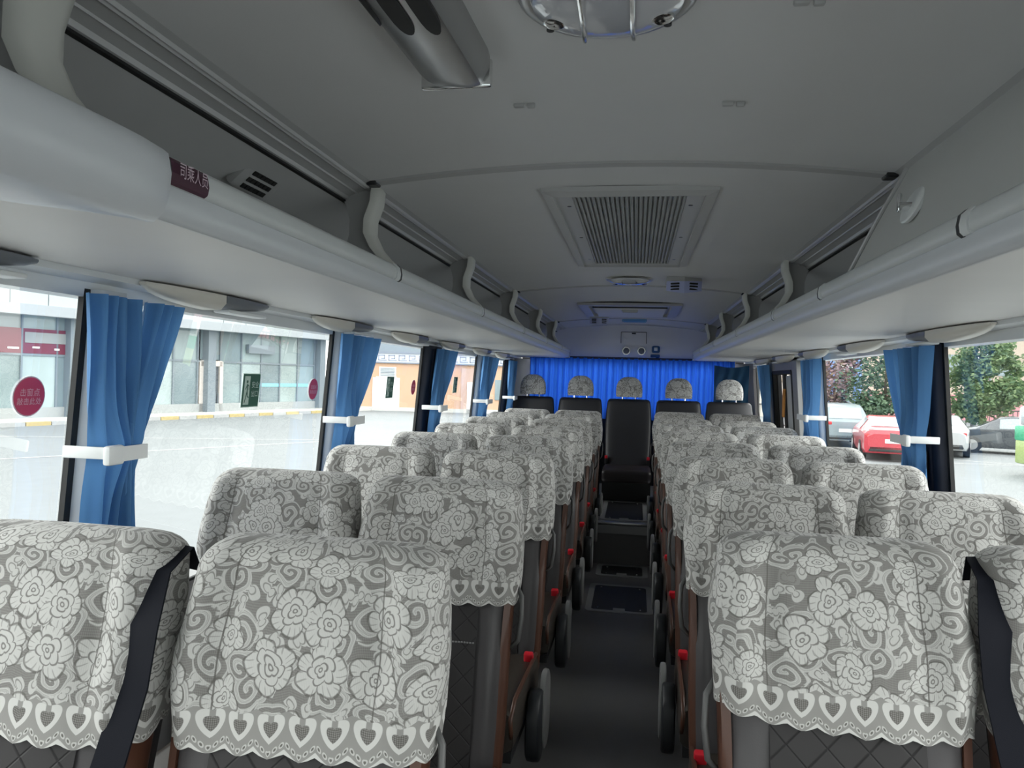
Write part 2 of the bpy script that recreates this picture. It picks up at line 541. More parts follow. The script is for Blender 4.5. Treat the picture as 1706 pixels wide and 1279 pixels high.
for s in (-1, 1):
    # lower side panel, header over the glass, felt back of the rack
    b = MB()
    prof = [(s * dw(0.0), 0.0), (s * dw(0.74), 0.74), (s * (dw(0.74) + 0.06), 0.74), (s * (dw(0.0) + 0.06), 0.0)]
    b.extrude_y(prof, Y0, Y1)
    wl = tag(b.build('wall_' + SIDE[s], m_wall), 'grey side panel under the windows', kind='structure')
    b = MB()
    prof = [(s * 1.10, 1.552), (s * 1.145, 1.545), (s * 1.150, 1.512), (s * 1.21, 1.512), (s * 1.21, 1.60), (s * 1.10, 1.60)]
    b.extrude_y(prof, Y0, Y1)
    tag(b.build('trim_' + ('1' if s < 0 else '2'), m_head), 'white header strip above the side windows', kind='structure')
    b = MB()
    prof = [(s * 0.75, 1.838), (s * 0.90, 1.79), (s * 1.05, 1.69), (s * 1.13, 1.59), (s * 1.19, 1.60), (s * 1.10, 1.74), (s * 0.92, 1.85), (s * 0.75, 1.90)]
    b.extrude_y(prof, Y0, Y1)
    tag(b.build('wall_%s_upper' % SIDE[s], m_back, smooth=True), 'grey felt wall behind the luggage rack', kind='structure')
    # ribbed rail where the ceiling meets the rack: ribs and a dark joint
    b = MB()
    prof = [(0.655, 1.874), (0.668, 1.868), (0.672, 1.862), (0.677, 1.867), (0.682, 1.861), (0.690, 1.865), (0.712, 1.858), (0.714, 1.854), (0.718, 1.857),
            (0.738, 1.848), (0.742, 1.840), (0.752, 1.838), (0.752, 1.90), (0.655, 1.90)]
    b.extrude_y([(s * x, z) for x, z in prof], Y0, Y1)
    tag(b.build('trim_' + ('3' if s < 0 else '4'), m_rail), 'ribbed rail along the ceiling edge', kind='structure')
    b = MB()
    b.box((s * 0.753, (Y0 + Y1) / 2, 1.838), (0.012, Y1 - Y0, 0.008))
    tag(b.build('trim_' + ('5' if s < 0 else '6'), m_black), 'dark joint under the ribbed rail', kind='structure')

# roof cross joints
for k, (yy, ww) in enumerate(((1.92, 0.035), (4.42, 0.03), (6.75, 0.03))):
    b = MB()
    def arc(off, y):
        return [(x, y, zc(x) + off) for x in [0.655 * (i / 12 - 0.5) * 2 for i in range(13)]]
    lo1, lo2 = arc(-0.006, yy), arc(-0.006, yy + ww)
    up1, up2 = arc(0.01, yy - 0.004), arc(0.01, yy + ww + 0.004)
    b.loft([up1, lo1, lo2, up2], closed=False, caps=False)
    tag(b.build('trim_%d' % (7 + k), mat('ceiling_strip', g(0.46), 0.5), smooth=False), 'narrow strip across the ceiling', kind='structure')
    for s in (-1, 1):
        bb = MB()
        bb.rbox((s * 0.652, yy + ww / 2, zc(0.652) - 0.004), (0.03, ww * 1.1, 0.014), 0.004)
        bb.build('strip_end', m_dark, bpy.data.objects['trim_%d' % (7 + k)])

# front end with the windscreen (behind the camera)
b = MB()
b.box((0, Y0 - 0.03, 0.43), (2.5, 0.06, 0.88))
b.box((0, Y0 - 0.03, 1.73), (2.5, 0.06, 0.36))
b.box((-1.2, Y0 - 0.03, 1.2), (0.10, 0.06, 1.3))
b.box((1.2, Y0 - 0.03, 1.2), (0.10, 0.06, 1.3))
fw = tag(b.build('wall_front', m_wall), 'front end of the bus around the windscreen', kind='structure')
b = MB()
b.box((0, Y0 - 0.03, 1.21), (2.32, 0.006, 0.70))
b.build('pane', m_glass, fw)

# rear end with the curtained rear window
b = MB()
b.box((0, Y1 + 0.02, 0.55), (2.5, 0.04, 1.10))
b.box((-1.14, Y1 + 0.02, 1.35), (0.24, 0.04, 0.50))
b.box((1.14, Y1 + 0.02, 1.35), (0.24, 0.04, 0.50))
rw = tag(b.build('wall_rear', m_dark), 'dark rear end of the bus', kind='structure')
b = MB()
b.box((0, Y1 + 0.02, 1.35), (2.04, 0.006, 0.50))
b.build('pane', m_glass, rw)
b = MB()
def rp(u, v):
    x = (u - 0.5) * 2.36
    z = 1.565 + v * 0.36
    return (x, Y1 - 0.03 - 0.05 * (1 - v) ** 2 - 0.10 * max(0, abs(x) - 0.7) ** 2, z)
b.grid(rp, 24, 8)
up = tag(b.build('wall_rear_upper', mat('rear_panel_grey', (0.82, 0.80, 0.80, 1), 0.5, var=0.02), smooth=True), 'smooth pale panel above the rear curtain', kind='structure')
b = MB()
for a, c in (((-0.10, 1.875), (0.15, 1.875)), ((-0.10, 1.875), (-0.10, 1.76)), ((0.15, 1.875), (0.15, 1.76))):
    b.cyl((a[0], Y1 - 0.045, a[1] - 0.03), (c[0], Y1 - 0.06, c[1] - 0.03), 0.003, 6)
b.build('hatch_outline', m_dark, up)
b = MB()
b.rbox((0.025, Y1 - 0.045, 1.832), (0.04, 0.012, 0.012), 0.004)
b.build('hatch_latch', m_dark, up)

# pillars between the side windows
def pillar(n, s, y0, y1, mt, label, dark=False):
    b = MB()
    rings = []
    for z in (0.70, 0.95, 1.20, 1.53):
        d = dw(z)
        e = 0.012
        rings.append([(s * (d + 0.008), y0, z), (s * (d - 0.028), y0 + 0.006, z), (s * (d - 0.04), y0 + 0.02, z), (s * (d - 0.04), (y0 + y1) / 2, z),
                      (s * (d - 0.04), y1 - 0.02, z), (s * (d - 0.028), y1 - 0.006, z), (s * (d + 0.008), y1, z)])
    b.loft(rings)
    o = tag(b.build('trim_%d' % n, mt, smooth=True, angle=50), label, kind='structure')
    b = MB()
    rings = []
    for z in (0.70, 0.95, 1.20, 1.53):
        d = dw(z)
        rings.append([(s * (d + 0.006), y0 - 0.016, z), (s * (d - 0.008), y0 - 0.016, z), (s * (d - 0.008), y0 + 0.003, z), (s * (d + 0.006), y0 + 0.003, z)])
    b.loft(rings)
    b.build('rubber_edge', m_black, o)
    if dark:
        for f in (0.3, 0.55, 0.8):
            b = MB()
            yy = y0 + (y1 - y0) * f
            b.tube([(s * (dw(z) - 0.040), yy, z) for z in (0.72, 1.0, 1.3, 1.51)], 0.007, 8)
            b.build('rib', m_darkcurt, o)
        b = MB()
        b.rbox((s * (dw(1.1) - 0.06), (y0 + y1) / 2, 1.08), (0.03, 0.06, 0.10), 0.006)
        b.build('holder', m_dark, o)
        b = MB()
        b.rbox((s * (dw(1.4) - 0.06), (y0 + y1) / 2 + 0.01, 1.39), (0.014, 0.02, 0.03), 0.004)
        b.build('clip', m_white, o)
    return o
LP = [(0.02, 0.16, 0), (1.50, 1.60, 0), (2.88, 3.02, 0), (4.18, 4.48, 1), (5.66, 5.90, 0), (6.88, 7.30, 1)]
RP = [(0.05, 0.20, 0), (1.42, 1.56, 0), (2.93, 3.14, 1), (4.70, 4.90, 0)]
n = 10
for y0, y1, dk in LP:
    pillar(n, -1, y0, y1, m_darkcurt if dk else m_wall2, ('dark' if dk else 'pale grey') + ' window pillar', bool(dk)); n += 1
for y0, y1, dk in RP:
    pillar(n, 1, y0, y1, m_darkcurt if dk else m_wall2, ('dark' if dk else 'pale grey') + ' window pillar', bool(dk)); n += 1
# rear corners
for s, ya in ((-1, 7.28), (1, 7.22)):
    b = MB()
    b.grid(lambda u, v, s=s, ya=ya: (s * (dw(0.7 + v * 0.9) - 0.03 - 0.16 * u ** 2), ya + u * (Y1 - ya), 0.7 + v * 0.85), 8, 6)
    tag(b.build('trim_%d' % n, mat('corner_grey', (0.10, 0.10, 0.11, 1), 0.6), smooth=True), 'dark grey rear corner panel', kind='structure'); n += 1

# windows: rubber frame and pane
def window(n, s, y0, y1, sticker=None):
    b = MB()
    z0, z1 = 0.74, 1.53
    for (ya, za, yb, zb) in ((y0, z0, y1, z0), (y0, z1, y1, z1), (y0, z0, y0, z1), (y1, z0, y1, z1)):
        b.cyl((s * dw(za), ya, za), (s * dw(zb), yb, zb), 0.006, 6)
    o = tag(b.build('window_%d' % n, m_black), 'side window of the bus', kind='structure')
    b = MB()
    b.add([(s * dw(z0), y0, z0), (s * dw(z0), y1, z0), (s * dw(z1), y1, z1), (s * dw(z1), y0, z1)], [(0, 1, 2, 3)])
    b.build('pane', m_glass, o)
nw = 1
ends = [Y0] + [v for p in LP for v in p[:2]]
for i in range(0, len(ends) - 1, 2):
    window(nw, -1, ends[i], ends[i + 1]); nw += 1
ends = [Y0] + [v for p in RP for v in p[:2]] + [5.30, 6.46, 7.24]
for i in range(0, len(ends) - 1, 2):
    window(nw, 1, ends[i], ends[i + 1]); nw += 1

# grey panel with the emergency door on the parked-cars side
b = MB()
ya, yb = 5.30, 6.46
oa, ob, zt = 5.47, 6.20, 1.455
def dpan(y0, y1, z0, z1):
    b.add([(1.0 * (dw(z) - e), y, z) for z in (z0, z1) for y in (y0, y1) for e in (0.035, -0.03)],
          [(0, 2, 6, 4), (1, 5, 7, 3), (0, 1, 3, 2), (4, 6, 7, 5), (0, 4, 5, 1), (2, 3, 7, 6)])
dpan(ya, oa, 0.74, 1.53); dpan(ob, yb, 0.74, 1.53); dpan(oa, ob, zt, 1.53)
door = tag(b.build('door_1', mat('door_surround_grey', g(0.25), 0.5, var=0.03)), 'grey door surround between the rear windows', kind='structure')
b = MB()
for p, q in (((oa, 0.74), (oa, zt)), ((ob, 0.74), (ob, zt)), ((oa, zt), (ob, zt))):
    b.cyl((dw(p[1]) - 0.02, p[0], p[1]), (dw(q[1]) - 0.02, q[0], q[1]), 0.022, 6)
b.build('door_frame', m_black, door)
b = MB()
b.add([(dw(z) + 0.03, y, z) for z in (0.74, 1.43) for y in (5.70, 6.02)], [(0, 1, 3, 2)])
b.build('door_leaf', m_wall2, door)
b = MB()
b.add([(dw(z) + 0.02, y, z) for z in (0.74, zt) for y in (5.47, 5.66)], [(0, 1, 3, 2)])
b.build('pane', m_glass, door)
b = MB()
b.add([(dw(z) + 0.035, y, z) for z in (0.74, zt) for y in (6.0, 6.20)], [(0, 1, 3, 2)])
b.build('door_edge', m_dark, door)
b = MB()
b.rbox((dw(1.2) + 0.005, 6.03, 1.22), (0.02, 0.035, 0.22), 0.008)
b.build('grab_handle', mat('handle_orange', (0.55, 0.24, 0.05, 1), 0.45), door)
b = MB()
b.cyl((dw(1.0) + 0.03, 5.86, 1.03), (dw(1.0) + 0.008, 5.86, 1.03), 0.012, 12)
b.build('door_lock', m_chrome, door)

# ================================================================== luggage racks
def bracket(s, y, parent, first):
    inner = [(0.672, 1.872), (0.655, 1.85), (0.658, 1.815), (0.674, 1.77), (0.675, 1.73), (0.655, 1.69), (0.632, 1.664), (0.612, 1.648)]
    outer = [(0.765, 1.842), (0.745, 1.81), (0.735, 1.77), (0.735, 1.73), (0.745, 1.69), (0.765, 1.65), (0.79, 1.61), (0.80, 1.575)]
    b = MB()
    b.loft([[(s * i[0], y, i[1]), (s * o[0], y, o[1]), (s * o[0], y + 0.03, o[1]), (s * i[0], y + 0.03, i[1])] for i, o in zip(inner, outer)])
    br = b.build('bracket', m_brk2, parent, smooth=True)
    b = MB()
    def pt(k, dx, dy):
        return (s * (inner[k][0] + dx), y + 0.015 + dy, inner[k][1])
    b.loft([[pt(k, 0.010, -0.042), pt(k, -0.004, -0.038), pt(k, -0.011, -0.02), pt(k, -0.011, 0.02), pt(k, -0.004, 0.038), pt(k, 0.010, 0.042)] for k in range(len(inner))])
    b.build('bracket_cover', m_brk, br, smooth=True, angle=60)

def rack(s, label, joints, brackets):
    root = tag(empty('luggage_rack', (s * 0.9, 2.8, 1.55)), label, 'luggage rack', 'overhead luggage racks')
    root.location = (0, 0, 0.013)
    b = MB()
    prof = [(0.606, 1.555), (0.64, 1.5515), (1.10, 1.5525), (1.12, 1.556), (1.12, 1.570), (0.64, 1.570)]
    def ends(y):                      # the rear end tapers in towards the wall
        return 0.0
    b.extrude_y([(s * x, z) for x, z in prof], Y0, 7.35)
    b.build('underside_panel', m_under, root, smooth=True, angle=30)
    b = MB()
    prof = [(0.5935, 1.603), (0.5905, 1.59), (0.592, 1.575), (0.598, 1.562), (0.608, 1.5545), (0.620, 1.556), (0.612, 1.575), (0.606, 1.603)]
    b.extrude_y([(s * x, z) for x, z in prof], Y0, 7.35)
    b.build('lip_cove', m_lip, root, smooth=True, angle=50)
    b = MB()
    prof = [(0.594, 1.6035), (0.587, 1.608), (0.585, 1.620), (0.588, 1.636), (0.596, 1.6445), (0.610, 1.647), (0.626, 1.640), (0.630, 1.570), (0.620, 1.565), (0.614, 1.603)]
    b.extrude_y([(s * x, z) for x, z in prof], Y0, 7.35)
    b.build('lip_rail', m_lip2, root, smooth=True, angle=50)
    # rounded rear cap
    b = MB()
    b.grid(lambda u, v: (s * (0.587 + 0.02 * u * u + 0.40 * u ** 3), 7.35 + 0.09 * math.sin(u * PI / 2) ** 0.7 * 1.0, 1.556 + v * 0.088), 10, 4)
    b.build('end_cap', m_lip, root, smooth=True)
    for y in joints:
        b = MB()
        prof = [(0.592, 1.600), (0.5845, 1.606), (0.5825, 1.620), (0.5855, 1.638), (0.595, 1.647), (0.600, 1.640), (0.600, 1.604)]
        b.extrude_y([(s * x, z) for x, z in prof], y, y + 0.014)
        b.build('rail_joint', m_dark, root)
        b = MB()
        prof = [(0.590, 1.601), (0.5838, 1.607), (0.582, 1.620), (0.585, 1.637), (0.595, 1.6465), (0.600, 1.640), (0.600, 1.604)]
        b.extrude_y([(s * x, z) for x, z in prof], y - 0.028, y)
        b.build('joint_clip', m_white, root, smooth=True, angle=40)
    for k, y in enumerate(brackets):
        bracket(s, y, root, k == 0)
    return root
LR = rack(-1, 'long pale luggage rack above the windows facing the glass station', (1.98, 3.12, 4.30, 5.45, 6.55), (0.80, 1.98, 3.17, 4.37, 5.55, 6.65))
RR = rack(1, 'long pale luggage rack above the windows facing the parked cars', (1.35, 2.33, 3.10, 4.20, 5.40, 6.55), (3.25, 4.42, 5.62, 6.75))

# thick moulded nose of the rack on the station side
b = MB()
rings = []
for y, e in ((-0.6, 1.08), (0.1, 1.04), (0.35, 0.97), (0.55, 0.88), (0.70, 0.79), (0.82, 0.70), (0.87, 0.645), (0.925, 0.612), (0.945, 0.600)):
    k = 1.0 if y < 0.87 else max(0.0, 1 - ((y - 0.87) / 0.08) ** 2)
    q = 0.014 * k
    rings.append([(-(0.628), y, 1.645 + q * 0.5), (-(0.602), y, 1.649 + q * 0.6), (-(0.585 - q), y, 1.642), (-(0.580 - q * 1.3), y, 1.615), (-(0.582 - q * 1.2), y, 1.585),
                  (-(0.590 - q), y, 1.560), (-(0.604 - q * 0.5), y, 1.549 - q * 0.3), (-max(e, 0.612), y, 1.5485 - q * 0.2), (-max(e, 0.613), y, 1.554), (-0.628, y, 1.556)])
b.loft(rings)
b.build('rack_nose', m_lip, LR, smooth=True, angle=50)

# closed locker over the front rows on the parked-cars side
lk = tag(empty('overhead_locker', (0, 0, 0)), 'closed grey overhead locker with a curved end and small chrome latch', 'locker')
b = MB()
def lend(v):                       # the locker's end sweeps back towards the lip
    return 1.86 + 0.30 * (1 - v) ** 1.8
def lsurf(u, v, off=0.0):
    y = Y0 + u * (lend(v) - Y0)
    d = 0.622 + 0.048 * v - 0.014 * math.sin(v * PI) - off
    return (d, y, 1.657 + v * 0.214)
nu, nv = 16, 10
front = [lsurf(i / nu, j / nv) for j in range(nv + 1) for i in range(nu + 1)]
backp = [(p[0] + 0.03, p[1], p[2]) for p in front]
fs = []
for j in range(nv):
    for i in range(nu):
        a = j * (nu + 1) + i
        fs.append((a, a + 1, a + nu + 2, a + nu + 1))
k = len(front)
fs += [tuple(i + k for i in reversed(f)) for f in fs]
for j in range(nv):
    a = j * (nu + 1) + nu
    fs.append((a, a + k, a + k + nu + 1, a + nu + 1))
b.add(front + backp, fs)
b.build('locker_door', mat('locker_grey', (0.50, 0.505, 0.49, 1), 0.5, var=0.03), lk, smooth=True, angle=40)
for off in (0.004, 0.03):
    b = MB()
    b.tube([Vector(lsurf(1.0, j / 12)) + Vector((-0.003 if off < 0.01 else 0.012, off, 0)) for j in range(13)], 0.0055, 8)
    b.build('edge_moulding', m_rail, lk, smooth=True)
b = MB()
cx, cy, cz = lsurf(0.956, 0.42)
ring = [[(cx - h + 0.20 * math.sin(2 * PI * i / 24) * q * 0.35 * 0.2, 1.70 + 0.055 * q * math.cos(2 * PI * i / 24), cz + 0.038 * q * math.sin(2 * PI * i / 24)) for i in range(24)] for q, h in ((1.0, -0.004), (1.0, 0.004), (0.9, 0.007))]
b.loft(ring)
b.build('latch_plate', m_white, lk, smooth=True, angle=40)
b = MB()
b.cyl((cx - 0.004, 1.70, cz - 0.004), (cx - 0.03, 1.70, cz - 0.004), 0.010, 14)
b.rbox((cx - 0.028, 1.703, cz + 0.005), (0.010, 0.012, 0.040), 0.004)
b.build('latch_key', m_chrome, lk, smooth=True, angle=40)

# vents in the felt wall on the station side
vent = tag(empty('wall_vent', (-0.845, 1.66, 1.812), 0), 'grey slotted air vent in the felt wall behind the rack', 'vent')
rot = Matrix.Rotation(math.radians(48), 3, 'Y')
b = MB(); b.rbox((0.004, 0, 0), (0.025, 0.17, 0.075), 0.01, rot=rot); b.build('vent_frame', m_rail, vent, smooth=True)
for r_ in range(3):
    for c_ in range(6):
        b = MB(); b.box(rot @ Vector((0.0165, -0.045 + c_ * 0.018, -0.020 + r_ * 0.02)), (0.003, 0.014, 0.012), rot=rot); b.build('vent_slot', m_black, vent)

# purple crew label on the lip
lab = tag(empty('crew_label', (-0.583, 1.000, 1.637)), 'purple sticker with four pale characters on the rack lip', 'sticker')
b = MB()
b.grid(lambda u, v: (-interp([(1.5935, 0.5905), (1.6035, 0.594), (1.608, 0.587), (1.620, 0.585), (1.636, 0.588), (1.6445, 0.596)], 1.604 + v * 0.038) + 0.583 + 0.002, (u - 0.5) * 0.092, -0.020 + v * 0.038), 4, 12)
b.build('sticker_sheet', m_purple, lab)
tm = text_mesh('lettering', '司乘人员', 0.018, m_pinkwhite)
to = link('lettering', tm, lab, (0.0045, 0, 0.0))
to.rotation_euler = (PI / 2, 0, PI / 2)
to.scale = (1.0, 1.35, 1.0)

# pods (air outlet and lamp) under the rack along the windows
def pod(s, y_end, blen, dlen, label, grp):
    root = tag(empty('air_outlet_pod', (s * 1.09, y_end, 1.545)), label, 'air outlet', grp)
    def shell(y0, y1, mt, nm, hmax):
        b = MB()
        rings = []
        for i in range(9):
            f = i / 8
            y = y0 + (y1 - y0) * f
            env = max(0.12, math.sin(PI * min(max((y + blen + dlen) / (blen + dlen) * 0.98 + 0.01, 0.01), 0.99)) ** 0.45)
            h = hmax * env
            wd = 0.042 * env
            rings.append([(-s * (wd - 0.0) , y, 0.016), (-s * wd, y, 0.016 - h * 0.55), (-s * wd * 0.6, y, 0.016 - h), (s * wd * 0.6, y, 0.016 - h), (s * wd, y, 0.016 - h * 0.5), (s * wd, y, 0.016)])
        b.loft(rings)
        return b.build(nm, mt, root, smooth=True, angle=50)
    shell(-dlen - blen, -dlen - 0.004, m_beige, 'lamp_cover', 0.040)
    shell(-dlen, 0.0, m_podgrey, 'outlet_body', 0.034)
    b = MB(); b.rbox((0, -dlen * 0.5, -0.022), (0.05, dlen * 0.72, 0.010), 0.004); b.build('outlet_nozzle', m_white, root, smooth=True)
ordn = ['first', 'second', 'third', 'fourth', 'fifth', 'sixth', 'seventh', 'eighth']
for i, ye in enumerate((1.28, 2.20, 3.15, 4.04, 4.93, 5.85, 6.72)):
    pod(-1, ye, 0.30 if i else 0.3, 0.30, 'beige and grey air outlet pod above the station-side windows, %s from the front' % ordn[i], 'pods above the station-side windows')
for i, ye in enumerate((2.16, 3.10, 4.10, 5.04, 5.95, 6.85)):
    pod(1, ye, 0.42, 0.28, 'beige and grey air outlet pod above the car-side windows, %s from the front' % ordn[i], 'pods above the car-side windows')

# ================================================================== ceiling fittings
def dome(x, y, label):
    root = tag(empty('dome_light', (x, y, zc(x))), label, 'ceiling lamp', 'round ceiling lamps')
    b = MB(); b.lathe([(0.128, 0.004), (0.130, -0.004), (0.122, -0.010), (0.112, -0.010)], (0, 0, 0), 40); b.build('bezel', m_satin, root, smooth=True, angle=40)
    b = MB(); b.lathe([(0.113, -0.006), (0.108, -0.016), (0.085, -0.026), (0.05, -0.031), (0.001, -0.033)], (0, 0, 0), 40); b.build('lens', m_clear, root, smooth=True)
    for s in (-1, 1):
        b = MB(); b.tube([(s * 0.038, -0.098, -0.022), (s * 0.036, -0.05, -0.031), (s * 0.036, 0.05, -0.031), (s * 0.038, 0.098, -0.022)], 0.004, 8); b.build('lens_rib', m_chrome, root, smooth=True)
        b = MB(); b.lathe([(0.018, -0.018), (0.018, -0.026), (0.010, -0.030), (0.001, -0.028)], (s * 0.078, 0.03, 0), 16); b.build('reading_bulb', m_chrome, root, smooth=True, angle=40)
        b = MB(); b.cyl((s * 0.088, 0.055, -0.012), (s * 0.088, 0.055, -0.024), 0.006, 10); b.build('screw', m_dark, root)
dome(0.005, 1.09, 'large round clear ceiling lamp nearest the front, with chrome ribs')
dome(0.010, 4.15, 'small-looking round clear ceiling lamp behind the ceiling grille')

def purifier(x, y, rz, label, scale=1.0, slot='black', mt=None, z=None):
    root = tag(empty('ceiling_fan_unit', (x, y, zc(x) - 0.002 if z is None else z), rz), label, 'ceiling unit', 'slotted ceiling units')
    root.scale = (scale,) * 3
    b = MB()
    rings = []
    L = 0.42
    for f in (0, 0.03, 0.10, 0.5, 0.90, 0.97, 1.0):
        y = -L / 2 + L * f
        k = 0.86 if f in (0, 1.0) else (0.95 if f in (0.03, 0.97) else 1.0)
        rings.append([(-0.066 * k, y, 0.012), (-0.066 * k, y, -0.012), (-0.050 * k, y, -0.034 * k), (-0.034 * k, y, -0.043 * k), (0.030 * k, y, -0.050 * k), (0.050 * k, y, -0.044 * k), (0.066 * k, y, -0.014), (0.066 * k, y, 0.012)])
    b.loft(rings)
    b.build('housing', mt or m_satin, root, smooth=True, angle=32)
    b = MB(); b.rbox((0, 0.212, -0.018), (0.128, 0.012, 0.05), 0.005); b.build('end_cap', m_chrome, root, smooth=True)
    for k, (px, pz, tilt) in enumerate(((-0.052, -0.030, -48), (-0.004, -0.047, 6), (0.036, -0.049, 6))):
        b = MB()
        rt = Matrix.Rotation(math.radians(-tilt), 3, 'Y')
        pts = []
        for i in range(20):
            a = 2 * PI * i / 20
            pts.append(Vector((0.013 * math.cos(a), 0.085 * math.copysign(abs(math.sin(a)) ** 0.55, math.sin(a)), 0)))
        b.loft([[rt @ (p + Vector((0, 0, 0.004))) + Vector((px, -0.10, pz)) for p in pts], [rt @ (p - Vector((0, 0, 0.004))) + Vector((px, -0.10, pz)) for p in pts]])
        b.build('air_slot', m_black, root)
    return root
purifier(-0.272, 1.075, math.radians(-2), 'chrome ceiling unit with dark slots beside the front round lamp')
m_bluew = mat('unit_bluish_white', (0.42, 0.46, 0.72, 1), 0.35, var=0.03)
def outlet(x, y, label, w_=0.16):
    root = tag(empty('ceiling_speaker', (x, y, zc(x))), label, 'ceiling unit')
    b = MB()
    b.loft([[(-w_ / 2, 0, 0.008), (w_ / 2, 0, 0.008), (w_ / 2, w_ * 1.3, 0.008), (-w_ / 2, w_ * 1.3, 0.008)],
            [(-w_ * 0.55, -0.012, -0.05), (-w_ * 0.05, -0.04, -0.075), (w_ * 0.5, w_ * 0.9, -0.045), (-w_ * 0.5, w_ * 0.9, -0.045)]], caps=True)
    b.vs = b.vs
    b = MB()
    b.loft([[(-w_ / 2, 0.0, 0.008), (0.0, -0.025, 0.008), (w_ / 2, 0.0, 0.008), (w_ / 2, w_, 0.008), (-w_ / 2, w_, 0.008)],
            [(-w_ / 2, 0.0, -0.025), (0.0, -0.03, -0.03), (w_ / 2, 0.0, -0.025), (w_ / 2, w_, -0.02), (-w_ / 2, w_, -0.02)]])
    b.build('housing', m_rail, root)
    b = MB()
    b.loft([[(-w_ / 2, -0.002, -0.020), (0.0, -0.034, -0.024), (w_ / 2, -0.002, -0.020), (w_ / 2, 0.05, -0.02), (-w_ / 2, 0.05, -0.02)],
            [(-w_ / 2, 0.012, -0.070), (0.0, -0.012, -0.085), (w_ / 2, 0.012, -0.070), (w_ / 2, 0.05, -0.06), (-w_ / 2, 0.05, -0.06)]])
    b.build('grille_face', m_bluew, root)
    for s in (-1, 1):
        for k in range(3):
            a = Vector((s * w_ * 0.26, -0.012 + k * 0.006, -0.034 - k * 0.014))
            b = MB(); b.rbox(a, (w_ * 0.26, 0.012, 0.009), 0.002, rot=Matrix.Rotation(s * 0.40, 3, 'Z')); b.build('air_slot', m_black, root)
outlet(0.295, 4.02, 'bluish ceiling speaker with black slots near the second round lamp', 0.18)
outlet(-0.265, 6.45, 'small dark-slotted ceiling speaker near the rear panel', 0.16)

# long return-air grille
gr = tag(empty('return_air_grille', (0.025, 2.88, zc(0))), 'long ribbed air grille in a sloping frame on the ceiling', 'air grille')
W2, L2 = 0.255, 0.72
b = MB()
o_ = [(-W2, -L2), (W2, -L2), (W2, L2), (-W2, L2)]
ring = lambda k, kl, z: [(x * k, y * kl, z - 0.012 * abs(x * k / W2) ** 2 * 0.5) for x, y in o_]
b.loft([ring(1.0, 1.0, 0.004), ring(0.985, 0.995, -0.010), ring(0.86, 0.95, -0.020), ring(0.86, 0.95, -0.010), ring(0.66, 0.90, -0.010), ring(0.66, 0.90, 0.004)], caps=False)
b.build('frame', mat('grille_frame', g(0.5), 0.45, 0.0, var=0.03), gr, smooth=False)
b = MB(); b.box((0, 0, 0.002), (W2 * 1.34, L2 * 1.82, 0.003)); b.build('backing', m_black, gr)
sl = MB(); sl.rbox((0, 0, 0), (0.0085, L2 * 1.80, 0.010), 0.003, 1)
slm = sl.mesh('slat', mat('slat_grey', g(0.34), 0.45, 0.1), True, 40)
for i in range(24):
    link('slat', slm, gr, (-W2 * 0.645 + i * (W2 * 1.29 / 23), 0, -0.008))
for s in (-1, 1):
    b = MB(); b.box((s * W2 * 0.80, -0.02, -0.0105), (0.003, L2 * 1.72, 0.003)); b.build('access_slot', m_black, gr)
    for k in range(3):
        b = MB(); b.cyl((s * W2 * 0.73, -0.52 + k * 0.52, -0.008), (s * W2 * 0.73, -0.52 + k * 0.52, -0.014), 0.007, 10); b.build('screw', m_chrome if k == 2 else m_dark, gr)

# roof hatch near the rear
hh = tag(empty('roof_hatch', (0.0, 5.85, zc(0))), 'wide pale roof hatch with a handle near the rear of the ceiling', 'roof hatch')
b = MB()
o_ = [(-0.37, -0.52), (0.37, -0.52), (0.37, 0.52), (-0.37, 0.52)]
ring = lambda k, z: [(x * k, y * k, z - 0.014 * (x * k / 0.37) ** 2) for x, y in o_]
b.loft([ring(1.0, 0.002), ring(0.985, -0.014), ring(0.80, -0.020), ring(0.78, 0.0)], caps=False)
b.build('frame', m_rail, hh)
b = MB(); b.rbox((0, 0.03, -0.028), (0.52, 0.70, 0.014), 0.006); b.build('lid', mat('hatch_lid', g(0.66), 0.4), hh, smooth=True)
b = MB(); b.box((0, -0.335, -0.016), (0.54, 0.012, 0.030)); b.build('shadow_gap', m_black, hh)
b = MB()
for s in (-1, 1):
    b.box((s * 0.055, -0.20, -0.040), (0.008, 0.10, 0.012))
b.box((0, -0.25, -0.040), (0.118, 0.012, 0.012)); b.box((0, -0.15, -0.040), (0.118, 0.012, 0.012))
b.build('handle', m_rail, hh)
b = MB(); b.rbox((0.03, 6.90, zc(0) - 0.012), (0.22, 0.10, 0.03), 0.012)
tag(b.build('rear_ceiling_lamp', mat('lamp_blue_lens', (0.12, 0.32, 0.62, 1), 0.2), smooth=True), 'blue-tinted lamp strip on the ceiling before the rear panel', 'ceiling lamp')
for k, (x, y, nm) in enumerate(((-0.175, 1.50, 'beside the chrome unit'), (0.235, 1.52, 'near the locker side behind the front lamp'), (0.29, 1.12, 'beside the large round lamp'))):
    b = MB(); b.rbox((x - 0.012, y, zc(x) - 0.003), (0.022, 0.012, 0.010), 0.003); b.rbox((x + 0.012, y, zc(x) - 0.004), (0.016, 0.010, 0.012), 0.003)
    tag(b.build('ceiling_button', m_rail, smooth=True), 'tiny pale button on the ceiling ' + nm, 'button', 'small ceiling buttons')

